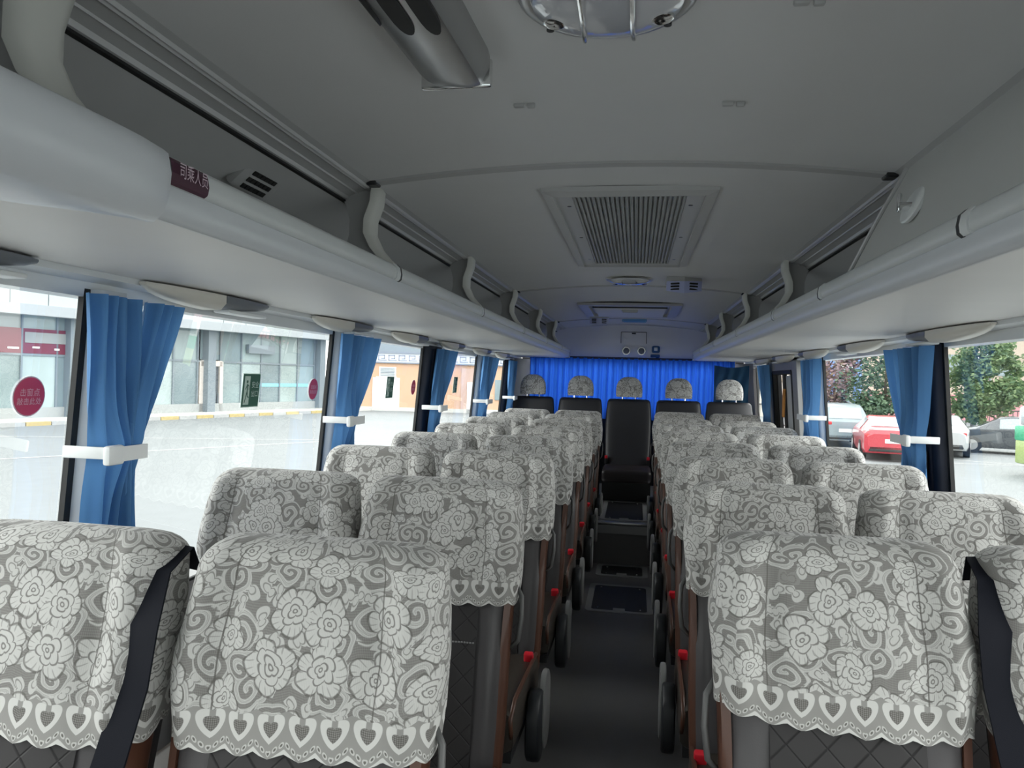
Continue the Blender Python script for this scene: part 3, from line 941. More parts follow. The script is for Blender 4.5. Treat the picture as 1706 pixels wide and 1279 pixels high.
# rear panel fittings
for k, x in enumerate((-0.045, 0.105)):
    root = tag(empty('rear_speaker', (x, Y1 - 0.078, 1.655)), ('round chrome speaker on the rear panel, the one ' + ('farther from the blue hook' if k == 0 else 'beside the blue hook')), 'speaker', 'rear panel speakers')
    b = MB(); b.cyl((0, 0.02, 0), (0, -0.012, 0), 0.045, 24, 0.040); b.build('ring', m_chrome, root, smooth=True, angle=40)
    b = MB(); b.cyl((0, -0.010, 0), (0, -0.016, 0), 0.033, 24, 0.025); b.build('cone', m_podgrey, root, smooth=True, angle=40)
hk = tag(empty('blue_hook', (0.245, Y1 - 0.075, 1.655)), 'small blue hook holder above the rear curtain', 'hook')
b = MB(); b.rbox((0, 0, 0.02), (0.08, 0.03, 0.07), 0.02); b.build('holder', mat('hook_blue', (0.02, 0.09, 0.22, 1), 0.4), hk, smooth=True)
b = MB(); b.rbox((0.0, -0.018, 0.022), (0.035, 0.012, 0.035), 0.012); b.build('knob', m_white, hk, smooth=True)
b = MB(); b.rbox((-0.005, 0, -0.045), (0.09, 0.025, 0.03), 0.006); b.rbox((0.018, 0, -0.08), (0.03, 0.02, 0.05), 0.006); b.build('hook_arm', MATS['hook_blue'], hk, smooth=True)

# ================================================================== aisle floor fittings
def hatch(y0, y1, w_, z, label, bare=False):
    root = tag(empty('floor_hatch', (0.0, (y0 + y1) / 2, z)), label, 'floor hatch', 'aisle floor hatches')
    L = y1 - y0
    def rr(wx, ly, zz, r):
        pts = []
        for cx, cy, a0 in ((wx / 2 - r, ly / 2 - r, 0), (-wx / 2 + r, ly / 2 - r, 90), (-wx / 2 + r, -ly / 2 + r, 180), (wx / 2 - r, -ly / 2 + r, 270)):
            for k in range(5):
                a = math.radians(a0 + k * 22.5)
                pts.append((cx + r * math.cos(a), cy + r * math.sin(a), zz))
        return pts
    b = MB()
    b.loft([rr(w_, L, 0.0, 0.035), rr(w_, L, 0.004, 0.035), rr(w_ - 0.07, L - 0.07, 0.004, 0.025), rr(w_ - 0.07, L - 0.07, 0.0, 0.025)], caps=False)
    b.build('frame', m_trimfloor, root)
    b = MB(); b.loft([rr(w_ - 0.075, L - 0.075, 0.0, 0.024), rr(w_ - 0.075, L - 0.075, 0.003, 0.024)]); b.build('lid', m_mat, root)
    for sx in (-1, 1):
        for sy in (-1, 1):
            b = MB(); b.lathe([(0.007, 0.003), (0.006, 0.006), (0.001, 0.006)], (sx * (w_ / 2 - 0.075), sy * (L / 2 - 0.075), 0), 10); b.build('screw', m_chrome, root)
    b = MB(); b.rbox((0.0, -L / 2 + 0.05, 0.005), (0.07, 0.05, 0.004), 0.002); b.build('pull_tab', m_trimfloor, root)
hatch(4.42, 5.02, 0.40, 0.0, 'grey-framed floor hatch in the aisle before the step')
hatch(5.24, 5.56, 0.36, 0.0, 'dark floor hatch at the foot of the aisle step')
hatch(5.68, 6.55, 0.36, 0.31, 'grey-framed floor hatch on the raised rear aisle')
stp = tag(empty('step_edge', (0, 5.60, 0.31)), 'shiny metal step edge across the aisle', 'step edge')
b = MB(); b.rbox((0, 0.0, -0.008), (0.58, 0.05, 0.022), 0.006); b.build('nosing', m_satin, stp, smooth=True)
b = MB(); b.box((0, -0.027, -0.05), (0.58, 0.006, 0.06)); b.build('nosing_face', m_trimfloor, stp)

# ================================================================== seats
ZT = 1.085                                           # top of the backrest
WZ = [(0.40, 0.178), (0.55, 0.184), (0.72, 0.186), (0.82, 0.189), (0.90, 0.194), (0.945, 0.198), (0.99, 0.194), (1.04, 0.188), (1.12, 0.184)]
def sstep(a, c, x):
    f = min(1, max(0, (x - a) / (c - a)))
    return f * f * (3 - 2 * f)
def lean(z):
    return -0.150 * (ZT - z) / 0.69 - 0.02 * math.sin(PI * min(1, max(0, (z - 0.4) / 0.69)))
def seat_ring(z, N, off=0.0, cap=0.0, flare=None):
    """one horizontal section of the backrest; cap 0..1 rounds the top"""
    a = cap * PI / 2
    w_ = interp(WZ, z) + off - 0.052 * (1 - math.cos(a))
    th = (0.058 + off) - 0.050 * (1 - math.cos(a)) * (0.058 + off) / 0.058
    wing = 0.042 * sstep(0.78, 0.92, z) * (1 - 0.75 * cap) + 0.022 * (1 - sstep(0.70, 0.80, z))
    pad = 0.018 * math.exp(-((z - 0.955) / 0.075) ** 2) * (1 - cap)
    zz = z + (0.042 * math.sin(a) if cap else 0)
    out = []
    for i in range(N):
        t = PI / 2 + 2 * PI * i / N
        c, s = math.cos(t), math.sin(t)
        x = w_ * math.copysign(abs(c) ** 0.62, c)
        y = th * math.copysign(abs(s) ** 0.62, s)
        k = abs(x) / w_
        if y < 0:
            fr = min(1.0, -y / th)
            y -= fr * (wing * sstep(0.56, 0.86, k) + pad * (1 - sstep(0.40, 0.62, k)))
        dx = dy = 0.0
        if flare:
            f = flare(i, N, x, y)
            dx, dy = f * c, f * s
        out.append((x + dx, y + dy + lean(z), zz))
    return out
def bridge(fs, base, N):
    h = N // 2
    q = N // 4
    for i in range(-q + 1, q - 1):
        fs.append((base + i % N, base + (i + 1) % N, base + (h - i - 1) % N, base + (h - i) % N))
    fs.append((base + (q - 1) % N, base + q % N, base + (q + 1) % N)) if (q - 1 + q + 1) % N == h else None
    fs.append((base + (-q + 1) % N, base + (-q - 1) % N, base + (-q) % N)) if True else None

def backrest_mesh():
    N = 48
    zs = [0.40, 0.47, 0.55, 0.63, 0.70, 0.76, 0.82, 0.88, 0.94, 1.0, 1.05]
    rings = [seat_ring(z, N) for z in zs]
    rings += [seat_ring(1.053, N, cap=k / 6) for k in range(1, 7)]
    b = MB()
    b.loft(rings, caps=False)
    n = len(rings)
    bridge(b.fs, (n - 1) * N, N)
    b.fs.append(tuple(range(N - 1, -1, -1)))
    return b

def make_cover(seed):
    """lace cover over the headrest (returns body mesh and hem mesh)"""
    rr = random.Random(seed)
    N = 192
    ph = [rr.uniform(0, 6.28) for _ in range(6)]
    slant = rr.uniform(-0.04, 0.05)
    ztop = 1.055
    base = seat_ring(0.80, N, 0.008)
    arc = [0.0]
    for i in range(N):
        arc.append(arc[-1] + (Vector(base[(i + 1) % N]) - Vector(base[i])).length)
    tot = arc[-1]
    ns = max(1, round(tot / 0.046))
    sc = ns * 0.046 / tot
    U = [(a - tot / 2) * sc for a in arc]
    hem0 = 0.812
    def hem(i):
        u = U[i]
        t = PI / 2 + 2 * PI * i / N
        x = math.cos(t)
        fr = (abs(u / 0.046 - math.floor(u / 0.046) - 0.5)) * 2      # 0 mid fan, 1 between fans
        return hem0 + slant * x * 0.25 + 0.010 * math.sin(2 * t + ph[0]) * 0.5 + 0.0085 * (fr ** 1.5) + (0.012 if math.sin(t) > 0 else 0)
    rows = [0.0, 0.010, 0.022, 0.034, 0.046, 0.056]
    rings, V = [], []
    def flare_at(hgt):
        def f(i, N_, x, y):
            t = 2 * PI * i / N_
            e = max(0.0, 1 - hgt / 0.16)
            wv = math.sin(5 * t + ph[1]) * 0.5 + math.sin(11 * t + ph[2]) * 0.35 + math.sin(17 * t + ph[3]) * 0.2
            side = abs(math.cos(PI / 2 + t)) ** 4
            return e * (0.006 + 0.0045 * wv) + 0.004 * side * math.sin(PI * min(1, hgt / 0.25)) + 0.0012 * math.sin(7 * t + hgt * 40 + ph[4])
        return f
    for hgt in rows:
        ring = []
        for i in range(N):
            z = hem(i) + hgt
            p = None
            ring.append(z)
        full = seat_ring(hem0 + hgt, N, 0.007, flare=flare_at(hgt))
        rings.append([(full[i][0], full[i][1] + (lean(ring[i]) - lean(hem0 + hgt)), ring[i]) for i in range(N)])
        V.append(hgt)
    nup = 13
    for k in range(1, nup + 1):
        f = k / nup
        zq = hem0 + rows[-1] + (ztop - hem0 - rows[-1]) * f
        full = seat_ring(zq, N, 0.007, flare=flare_at(zq - hem0))
        rings.append([(full[i][0], full[i][1], full[i][2] + (hem(i) - hem0) * (1 - f)) for i in range(N)])
        V.append(zq - hem0)
    for k in range(1, 7):
        full = seat_ring(1.055, N, 0.007, cap=k / 6, flare=lambda i, n_, x, y: 0.001 * math.sin(9 * 2 * PI * i / n_ + ph[5]))
        rings.append(full)
        V.append(ztop - hem0 + 0.075 * math.sin(k / 6 * PI / 2) * 0.9 + 0.012 * k / 6)
    def make(name, r0, r1, mt, close):
        b = MB()
        b.loft(rings[r0:r1 + 1], caps=False)
        uvs = []
        for a in range(r0, r1):
            for i in range(N):
                uvs.append([(U[i], V[a]), (U[i + 1], V[a]), (U[i + 1], V[a + 1]), (U[i], V[a + 1])])
        if close:
            k0 = len(b.fs)
            bridge(b.fs, (r1 - r0) * N, N)
            for f in b.fs[k0:]:
                uvs.append([(b.vs[j][0], V[r1] + 0.01) for j in f])
        me = bpy.data.meshes.new(name)
        me.from_pydata(b.vs, [], b.fs)
        lay = me.uv_layers.new(name='UVMap')
        li = 0
        for uvf in uvs:
            for q in uvf:
                lay.data[li].uv = q
                li += 1
        bm = bmesh.new(); bm.from_mesh(me)
        bmesh.ops.recalc_face_normals(bm, faces=bm.faces)
        bm.to_mesh(me); bm.free()
        me.materials.append(mt)
        me.polygons.foreach_set('use_smooth', [True] * len(me.polygons))
        return me
    body = make('headrest_cover', 5, len(rings) - 1, m_lace, True)
    border = make('hem_border', 0, 5, m_hem, False)
    return body, border

COVERS = [make_cover(s) for s in (3, 11, 29, 41)]
BACK = backrest_mesh().mesh('backrest', m_bolster, True, None)
# quilted centre panel lying on the backrest
def panel_mesh():
    def fn(u, v):
        z = 0.45 + v * 0.39
        x = (u - 0.5) * 2 * 0.118
        th = 0.058
        w_ = interp(WZ, z)
        k = abs(x) / w_
        yy = -th * (1 - k ** 3.2) ** (1 / 3.2) - 0.006 * (1 - v ** 4) - 0.001 - 0.004 * math.sin(PI * v)
        yy -= 0.018 * math.exp(-((z - 0.955) / 0.075) ** 2)
        return (x, yy + lean(z), z)
    b = MB()
    b.grid(fn, 10, 16)
    return b.mesh('centre_panel', m_quilt, True, None)
PANEL = panel_mesh()
def stitch_mesh():
    b = MB()
    for k in range(34):
        x = -0.112 + k * 0.0068
        z = 0.735
        y = -0.058 - 0.0085 + lean(z) + 0.9 * abs(x) ** 2.4 * 0.2
        b.box((x, y - 0.0015, z), (0.0045, 0.003, 0.0028))
    return b.mesh('stitching', mat('stitch_thread', g(0.25), 0.7), False)
STITCH = stitch_mesh()
def side_mesh(s):
    b = MB()
    rings = []
    for z in (0.40, 0.48, 0.56, 0.64, 0.72, 0.80, 0.86, 0.92):
        w_ = interp(WZ, z)
        y = lean(z)
        rings.append([(s * (w_ - 0.012), y - 0.046, z), (s * (w_ + 0.003), y - 0.040, z), (s * (w_ + 0.006), y - 0.02, z), (s * (w_ + 0.006), y + 0.004, z), (s * (w_ + 0.002), y + 0.014, z), (s * (w_ - 0.012), y + 0.014, z)])
    b.loft(rings)
    return b.mesh('side_trim', m_brown, True, 60)
SIDE_M = {s: side_mesh(s) for s in (-1, 1)}
def shell_mesh():
    b = MB()
    rings = []
    for z in (0.38, 0.50, 0.62, 0.74, 0.86, 0.98, 1.04):
        w_ = interp(WZ, z) - 0.004
        y = lean(z)
        rings.append([(-w_, y + 0.012, z), (-w_ * 0.97, y + 0.05, z), (-w_ * 0.6, y + 0.066, z), (w_ * 0.6, y + 0.066, z), (w_ * 0.97, y + 0.05, z), (w_, y + 0.012, z)])
    b.loft(rings)
    return b.mesh('back_shell', m_shell, True, 50)
SHELL = shell_mesh()
def cushion_mesh():
    b = MB()
    rings = []
    for f in (0.0, 0.03, 0.10, 0.5, 0.9, 1.0):
        y = -0.66 + f * 0.46
        k = {0.0: 0.80, 0.03: 0.93}.get(f, 1.0)
        zt = 0.468 - 0.012 * f
        hw = 0.190
        h = 0.125 * k
        pts = []
        for i in range(28):
            a = 2 * PI * i / 28
            c, s = math.cos(a), math.sin(a)
            px = hw * math.copysign(abs(c) ** 0.4, c)
            pz = zt - 0.0625 + h / 2 * math.copysign(abs(s) ** 0.4, s)
            if s > 0:
                pz += 0.018 * sstep(0.6, 0.95, abs(px) / hw) * min(1, s * 2)
            pts.append((px, y, pz))
        rings.append(pts)
    b.loft(rings)
    return b.mesh('cushion', m_cush, True, 60)
CUSH = cushion_mesh()
def pip_mesh(s):
    b = MB()
    b.tube([(s * 0.184, -0.655, 0.40), (s * 0.182, -0.665, 0.455), (s * 0.182, -0.60, 0.482), (s * 0.182, -0.40, 0.476), (s * 0.182, -0.21, 0.468)], 0.006, 8)
    return b.mesh('piping', m_brown, True, None)
PIP = {s: pip_mesh(s) for s in (-1, 1)}
def base_mesh():
    b = MB()
    b.box((0, -0.42, 0.335), (0.36, 0.42, 0.03))
    b.box((0, -0.42, 0.17), (0.06, 0.30, 0.32))
    b.box((0, -0.42, 0.012), (0.10, 0.40, 0.024))
    return b.mesh('base', m_shell)
BASE = base_mesh()
def arm_meshes(s):
    """folded-down armrest on the aisle side s: grey carrier with a dark oval pad"""
    def stadium(hy, hz, n=10):
        r = min(hy, hz)
        pts = []
        for k in range(n + 1):
            a = PI * k / n
            pts.append((r * math.cos(a), (hz - r) + r * math.sin(a)))
        for k in range(n + 1):
            a = PI + PI * k / n
            pts.append((r * math.cos(a), -(hz - r) + r * math.sin(a)))
        return pts
    out = []
    for x0, x1, hy, hz, cz, cy, nm, mt in ((0.026, 0.046, 0.070, 0.118, 0.352, -0.34, 'armrest', m_armgrey), (0.0, 0.040, 0.075, 0.104, 0.335, -0.42, 'armrest_pad', m_armpad)):
        b = MB()
        rings = []
        for f, k in ((0.0, 0.86), (0.12, 0.97), (0.5, 1.0), (0.88, 0.97), (1.0, 0.86)):
            x = x0 + (x1 - x0) * f
            rings.append([(s * (0.194 + x), cy + py * k, cz + pz * (1 - (1 - k) * 0.5)) for py, pz in stadium(hy, hz)])
        b.loft(rings)
        out.append((nm, b.mesh(nm, mt, True, 50)))
    return out
ARM = {s: arm_meshes(s) for s in (-1, 1)}
def buckle_mesh(s):
    b = MB(); b.rbox((s * 0.165, -0.255, 0.445), (0.030, 0.022, 0.070), 0.006, rot=Matrix.Rotation(0.25, 3, 'X'))
    c = MB(); c.rbox((s * 0.167, -0.270, 0.470), (0.030, 0.022, 0.048), 0.006, rot=Matrix.Rotation(0.25, 3, 'X'))
    return b.mesh('belt_buckle', m_dark, True, 40), c.mesh('buckle_button', m_red, True, 40)
BUCK = {s: buckle_mesh(s) for s in (-1, 1)}
def grip_mesh(s):
    b = MB()
    b.tube([(s * 0.194, -0.075 + lean(0.86) + 0.07, 0.86), (s * 0.213, lean(0.83) - 0.01, 0.83), (s * 0.216, lean(0.78) - 0.01, 0.78), (s * 0.210, lean(0.73) - 0.01, 0.73), (s * 0.188, lean(0.71), 0.705)], [0.005, 0.006, 0.006, 0.006, 0.005], 8)
    return b.mesh('grab_handle', mat('handle_grey', g(0.09), 0.4), True, None)
GRIP = {s: grip_mesh(s) for s in (-1, 1)}
def belt_mesh(s):
    """lap-and-shoulder strap hanging from the inner shoulder"""
    b = MB()
    path = [(s * 0.172, 0.055, 1.02), (s * 0.184, 0.01, 1.072), (s * 0.194, -0.065, 1.05), (s * 0.204, -0.115, 0.98), (s * 0.200, -0.130, 0.90), (s * 0.184, -0.155, 0.80), (s * 0.165, -0.190, 0.68), (s * 0.150, -0.235, 0.55), (s * 0.145, -0.26, 0.46)]
    rings = []
    for k, p in enumerate(path):
        tw = 0.030 if k > 2 else 0.024
        ang = 0.55 - 0.05 * k
        dx, dy = math.cos(ang) * tw * s, -math.sin(ang) * tw * 0.6
        P = Vector(p)
        D = Vector((dx, dy, 0))
        nrm = Vector((0, -0.0018, 0.0006))
        rings.append([P - D + nrm, P + D + nrm, P + D - nrm, P - D - nrm])
    b.loft(rings)
    return b.mesh('shoulder_belt', m_belt, True, 60)
BELT = {s: belt_mesh(s) for s in (-1, 1)}

SEATN = [0]
def seat(x, y, dz, aisle, label, group, arms=True, belt=False, rz=0.0):
    root = tag(empty('coach_seat', (x, y, dz), rz), label, 'seat', group)
    k = SEATN[0] % 4
    SEATN[0] += 1
    link('backrest', BACK, root)
    bp = root.children[0]
    link('centre_panel', PANEL, bp)
    link('stitching', STITCH, bp)
    link('back_shell', SHELL, root)
    link('cushion', CUSH, root)
    link('base', BASE, root)
    body, border = COVERS[(k * 3 + int(abs(x) * 7)) % 4]
    cv = link('headrest_cover', body, root)
    link('hem_border', border, cv)
    for s in (-1, 1):
        link('side_trim', SIDE_M[s], root)
    link('piping', PIP[aisle], [c for c in root.children if c.name.startswith('cushion')][0])
    bk = link('belt_buckle', BUCK[aisle][0], root)
    link('buckle_button', BUCK[aisle][1], bk)
    if arms:
        ar = link('armrest', ARM[aisle][0][1], root)
        link('armrest_pad', ARM[aisle][1][1], ar)
        link('grab_handle', GRIP[aisle], root)
    if belt:
        link('shoulder_belt', BELT[aisle], root)
    return root
LY = [1.13, 1.88, 2.62, 3.35, 4.09, 4.83, 5.57, 6.30]
RY = [1.40, 2.08, 2.75, 3.44, 4.10, 4.78, 5.46, 6.14]
for i in range(8):
    o = ordn[i] + ' row'
    seat(-0.410, LY[i], 0.0, 1, 'lace-covered aisle seat on the station side, ' + o + ' from the front', 'coach seats', rz=rnd.uniform(-0.02, 0.02))
    seat(-0.840, LY[i] - (0.02 if i == 0 else 0.0), 0.0, 1, 'lace-covered window seat on the station side, ' + o + ' from the front', 'coach seats', arms=False, belt=(i == 0), rz=rnd.uniform(-0.02, 0.02))
    dz = (0, 0, 0, 0, 0, 0.0, 0.0, 0.02)[i]
    seat(0.408, RY[i], dz, -1, 'lace-covered aisle seat on the parked-cars side, ' + o + ' from the front', 'coach seats', rz=rnd.uniform(-0.02, 0.02))
    seat(0.838, RY[i], dz, -1, 'lace-covered window seat on the parked-cars side, ' + o + ' from the front', 'coach seats', arms=False, belt=(i == 0), rz=rnd.uniform(-0.02, 0.02))

# rear bench: five dark seats with separate headrests
m_rear = mat('rear_seat_black', (0.020, 0.020, 0.024, 1), 0.45, var=0.08, bump=0.1, bscale=400)
m_rearc = mat('rear_cushion_brown', (0.024, 0.018, 0.019, 1), 0.45, var=0.08)
def rback():
    b = MB()
    rings = []
    for z in (0.55, 0.65, 0.80, 0.95, 1.08, 1.15):
        w_ = interp([(0.55, 0.20), (0.9, 0.215), (1.08, 0.208), (1.15, 0.20)], z)
        rings.append([(w_ * math.copysign(abs(math.cos(a)) ** 0.45, math.cos(a)), 0.06 * math.copysign(abs(math.sin(a)) ** 0.5, math.sin(a)) + 0.16 * (z - 0.55) / 0.6, z) for a in [2 * PI * i / 32 for i in range(32)]])
    for k in range(1, 5):
        a0 = k / 4 * PI / 2
        w_ = 0.20 - 0.035 * (1 - math.cos(a0))
        rings.append([(w_ * math.copysign(abs(math.cos(a)) ** 0.45, math.cos(a)), (0.06 - 0.05 * (1 - math.cos(a0))) * math.copysign(abs(math.sin(a)) ** 0.5, math.sin(a)) + 0.16, 1.15 + 0.035 * math.sin(a0)) for a in [2 * PI * i / 32 for i in range(32)]])
    b.loft(rings)
    return b.mesh('backrest', m_rear, True, 60)
RB = rback()
def rhead(off, mt, nm, z0=0.0):
    b = MB()
    rings = []
    def sec(z, kx, ky):
        return [((0.118 * kx + off) * math.copysign(abs(math.cos(a)) ** 0.7, math.cos(a)), (0.05 * ky + off) * math.copysign(abs(math.sin(a)) ** 0.7, math.sin(a)) + 0.15, z) for a in [2 * PI * i / 32 for i in range(32)]]
    for z, kx, ky in ((1.205 + z0, 0.97, 0.9), (1.23, 1.0, 1.0), (1.275, 1.0, 1.0), (1.31, 0.95, 0.98), (1.34, 0.84, 0.92), (1.365, 0.66, 0.8), (1.382, 0.42, 0.55), (1.388, 0.2, 0.3)):
        rings.append(sec(z + off * (z > 1.3), kx, ky))
    b.loft(rings)
    me = b.mesh(nm, mt, True, 60)
    lay = me.uv_layers.new(name='UVMap')
    for l in me.loops:
        co = me.vertices[l.vertex_index].co
        lay.data[l.index].uv = (co.x + 0.5 * co.y, co.z)
    return me
RH, RHC = rhead(0.0, m_rear, 'headrest'), rhead(0.005, m_lace, 'headrest_cover', 0.0)
b = MB(); b.rbox((0, -0.26, 0.535), (0.425, 0.50, 0.11), 0.035, 3); RC = b.mesh('cushion', m_rearc, True, 60)
b = MB(); b.box((0, -0.20, 0.40), (0.42, 0.36, 0.17)); RBASE = b.mesh('base', m_shell)
b = MB(); b.cyl((-0.06, 0.155, 1.16), (-0.06, 0.155, 1.24), 0.007, 8); b.cyl((0.06, 0.155, 1.16), (0.06, 0.155, 1.24), 0.007, 8); RPOST = b.mesh('headrest_posts', m_chrome, True)
rname = ['against the station-side wall', 'second from the station side', 'in the middle facing the aisle', 'second from the parked-cars side', 'against the parked-cars-side wall']
for i in range(5):
    x = (i - 2) * 0.455
    root = tag(empty('rear_bench_seat', (x, 6.98, 0.0)), 'dark rear seat with small lace headrest cap, ' + rname[i], 'seat', 'rear row seats')
    link('backrest', RB, root); link('cushion', RC, root); link('base', RBASE, root)
    h = link('headrest', RH, root); link('headrest_cover', RHC, h)
    for s in (-1, 1):
        b = MB(); b.cyl((s * 0.06, 0.155, 1.16), (s * 0.06, 0.155, 1.22), 0.007, 8); b.build('headrest_post', m_chrome, root, smooth=True)
    if i in (1, 2, 3):
        for s in (-1, 1):
            b = MB(); b.rbox((s * 0.19, -0.05, 0.63), (0.028, 0.022, 0.08), 0.006); bk = b.build('belt_buckle', m_dark, root, smooth=True)
            c = MB(); c.rbox((s * 0.19, -0.062, 0.655), (0.026, 0.016, 0.03), 0.005); c.build('buckle_button', m_red, bk, smooth=True)

# ================================================================== curtains
def curtain(s, top, tie, bot, label, mt=m_blue, d=1.080, ztie=1.17, ztop=1.514, zbot=0.76, pl=5, tieback=True, amp=0.016):
    root = tag(empty('window_curtain', (0, 0, 0)), label, 'curtain', 'gathered blue window curtains')
    nu, nv = pl * 10, 40
    def ext(z):
        if z >= ztie:
            f = (z - ztie) / (ztop - ztie)
            e = f ** 0.8
            return tie[0] + (top[0] - tie[0]) * f, tie[1] + (top[1] - tie[1]) * e
        f = sstep(0, 1, (ztie - z) / (ztie - zbot))
        return tie[0] + (bot[0] - tie[0]) * f, tie[1] + (bot[1] - tie[1]) * f
    def fn(u, v):
        z = ztop + (zbot - ztop) * v
        a, c = ext(z)
        y = a + (c - a) * u
        near = math.exp(-((z - ztie) / 0.07) ** 2)
        wv = math.sin(2 * PI * pl * u + 1.1 * math.sin(3 * v + s)) + 0.4 * math.sin(2 * PI * (pl * 1.7) * u + 2.0 + 2 * v)
        x = d + 0.03 * v + amp * wv * (1 - 0.55 * near) + 0.03 * near * math.sin(PI * u) * -1
        y += 0.006 * math.sin(9 * v + 7 * u)
        return (s * x, y, z)
    b = MB()
    b.grid(fn, nu, nv)
    b.build('cloth', mt, root, smooth=True, angle=None)
    if tieback:
        a, c = tie
        b = MB()
        b.loft([[(s * (d + e), y, ztie + h) for e, h in ((-0.050, -0.016), (-0.050, 0.016), (-0.044, 0.016), (-0.044, -0.016))] for y in (a - 0.030 * (s < 0) + 0.012 * (s > 0), a + (c - a) * 0.5, a + (c - a) * 0.80)])
        t_ = b.build('tieback', m_white, root, smooth=False)
        b = MB()
        b.rbox((s * (d - 0.048), a - 0.006, ztie), (0.018, 0.05, 0.042), 0.006); b.build('tieback_clip', m_white, t_, smooth=True)
        b = MB(); b.rbox((s * (d + 0.010), a - 0.022, ztie + 0.005), (0.10, 0.008, 0.026), 0.003); b.build('tieback_arm', m_white, t_, smooth=True)
    return root
m_navyblue = m_blue
curtain(-1, (1.405, 1.565), (1.445, 1.575), (1.43, 1.58), 'blue curtain tied at the first station-side pillar, straight half', pl=4)
curtain(-1, (1.605, 1.750), (1.53, 1.595), (1.580, 1.62), 'blue curtain swept to the first station-side pillar, slanting half', pl=3, tieback=False, d=1.088)
curtain(-1, (2.785, 3.20), (2.79, 2.97), (2.77, 3.02), 'blue curtain tied back at the second station-side pillar', pl=5)
curtain(-1, (4.23, 4.66), (4.16, 4.34), (4.18, 4.38), 'blue curtain tied back beside the dark station-side pillar', pl=5)
curtain(-1, (5.57, 6.12), (5.52, 5.76), (5.52, 5.78), 'blue curtain tied back at the fourth station-side pillar', pl=5)
curtain(-1, (6.74, 7.10), (6.78, 6.98), (6.76, 7.0), 'dull blue curtain in the rear corner on the station side', pl=4)
curtain(1, (2.86, 3.32), (2.92, 3.12), (2.92, 3.22), 'blue curtain tied back beside the dark car-side pillar', pl=6)
curtain(1, (4.50, 4.95), (4.54, 4.84), (4.56, 4.82), 'blue curtain tied back before the grey emergency door panel', pl=5)
curtain(1, (6.20, 6.62), (6.10, 6.30), (6.10, 6.30), 'blue curtain swept aside behind the emergency door panel', pl=4, tieback=False)
hm = tag(empty('hammer_box', (-1.150, 1.660, 1.34)), 'maroon emergency hammer box between the first two curtain halves', 'hammer box')
b = MB(); b.rbox((0, 0, 0), (0.02, 0.05, 0.17), 0.008); b.build('box', mat('maroon_plastic', (0.11, 0.018, 0.02, 1), 0.35), hm, smooth=True)
b = MB(); b.rbox((0.012, -0.008, -0.03), (0.006, 0.012, 0.10), 0.002); st_ = b.build('label_strip', m_white, hm)
for k in range(6):
    b = MB(); b.box((0.0155, -0.008, -0.068 + k * 0.015), (0.001, 0.008, 0.005)); b.build('strip_mark', m_dark, st_)
# rear curtain, two halves hanging straight
for k, (xa, xb, lb) in enumerate(((-1.0, 0.075, 'station'), (0.075, 1.0, 'parked-cars'))):
    root = tag(empty('rear_curtain', (0, 0, 0)), 'bright blue pleated rear window curtain, half on the %s side' % lb, 'curtain', 'rear window curtains')
    b = MB()
    ph = k * 1.3
    def fn(u, v):
        x = xa + (xb - xa) * u
        z = 1.575 - v * 0.60
        return (x, 7.50 + 0.018 * math.sin(2 * PI * 15 * u + ph + 0.8 * math.sin(2 * v)) + 0.008 * math.sin(2 * PI * 37 * u + 2 * v) + 0.008 * math.sin(11 * u + 3 * v), z)
    b.grid(fn, 220, 10)
    b.build('cloth', m_blue2, root, smooth=True, angle=None)
    b = MB(); b.rbox(((xa + xb) / 2, 7.505, 1.577), (abs(xb - xa), 0.03, 0.022), 0.006); b.build('curtain_track', mat('track_navy', (0.02, 0.03, 0.08, 1), 0.5), root)
# dark swag in the rear corner
b = MB()
def swag(u, v):
    return (0.62 + 0.50 * u, 7.42 - 0.20 * u ** 2 + 0.012 * math.sin(22 * u + 9 * v), 1.55 - v * (0.55 - 0.0 * u) * (0.55 + 0.45 * u) - 0.12 * math.sin(PI * u) * v)
b.grid(lambda u, v: (0.80 + 0.30 * u, 7.44 - 0.16 * u ** 2 + 0.012 * math.sin(22 * u + 9 * v), 1.53 - v * 0.5 - 0.02 * math.sin(PI * u)), 24, 16)
tag(b.build('corner_curtain', mat('curtain_teal', (0.015, 0.07, 0.14, 1), 0.75, var=0.15, trans=0.15), smooth=True, angle=None), 'dark teal curtain gathered in the rear corner on the parked-cars side', 'curtain')

# ================================================================== stickers on the station-side glass
def on_glass(px, py):
    """point of the station-side glass seen at a pixel of the photograph (used once, to measure where a sticker sits)"""
    mw = cam.matrix_world
    d = mw.to_3x3() @ Vector(((px - 853) / FPX, -(py - 639.5) / FPX, -1.0))
    z = CAM.z
    for _ in range(20):
        t = (-dw(z) - CAM.x) / d.x
        z = CAM.z + t * d.z
    p = CAM + d * t
    return p
def red_disc(px, py, r, label):
    p = on_glass(px, py)
    root = tag(empty('round_sticker', (p.x + 0.0015, p.y, p.z)), label, 'sticker', 'red round stickers on the station-side glass')
    root.rotation_euler = (0, math.radians(4.6), 0)
    b = MB(); b.cyl((0, 0, 0), (0.0008, 0, 0), r, 32); b.build('sticker_rim', mat('sticker_rim', (0.62, 0.5, 0.56, 1), 0.5), root)
    b = MB(); b.cyl((0.0008, 0, 0), (0.0014, 0, 0), r * 0.94, 32); b.build('sticker_face', m_stkred, root)
    for k, tx in enumerate(('击窗点', '敲击此处')):
        me = text_mesh('lettering', tx, r * (0.42 if k == 0 else 0.38), mat('sticker_letter', (0.72, 0.42, 0.50, 1), 0.5, var=0))
        o = link('lettering', me, root, (0.0022, 0, r * (0.17 if k == 0 else -0.27)))
        o.rotation_euler = (PI / 2, 0, PI / 2)
red_disc(47, 660, 0.042, 'red round sticker with two lines of characters on the first station-side window')
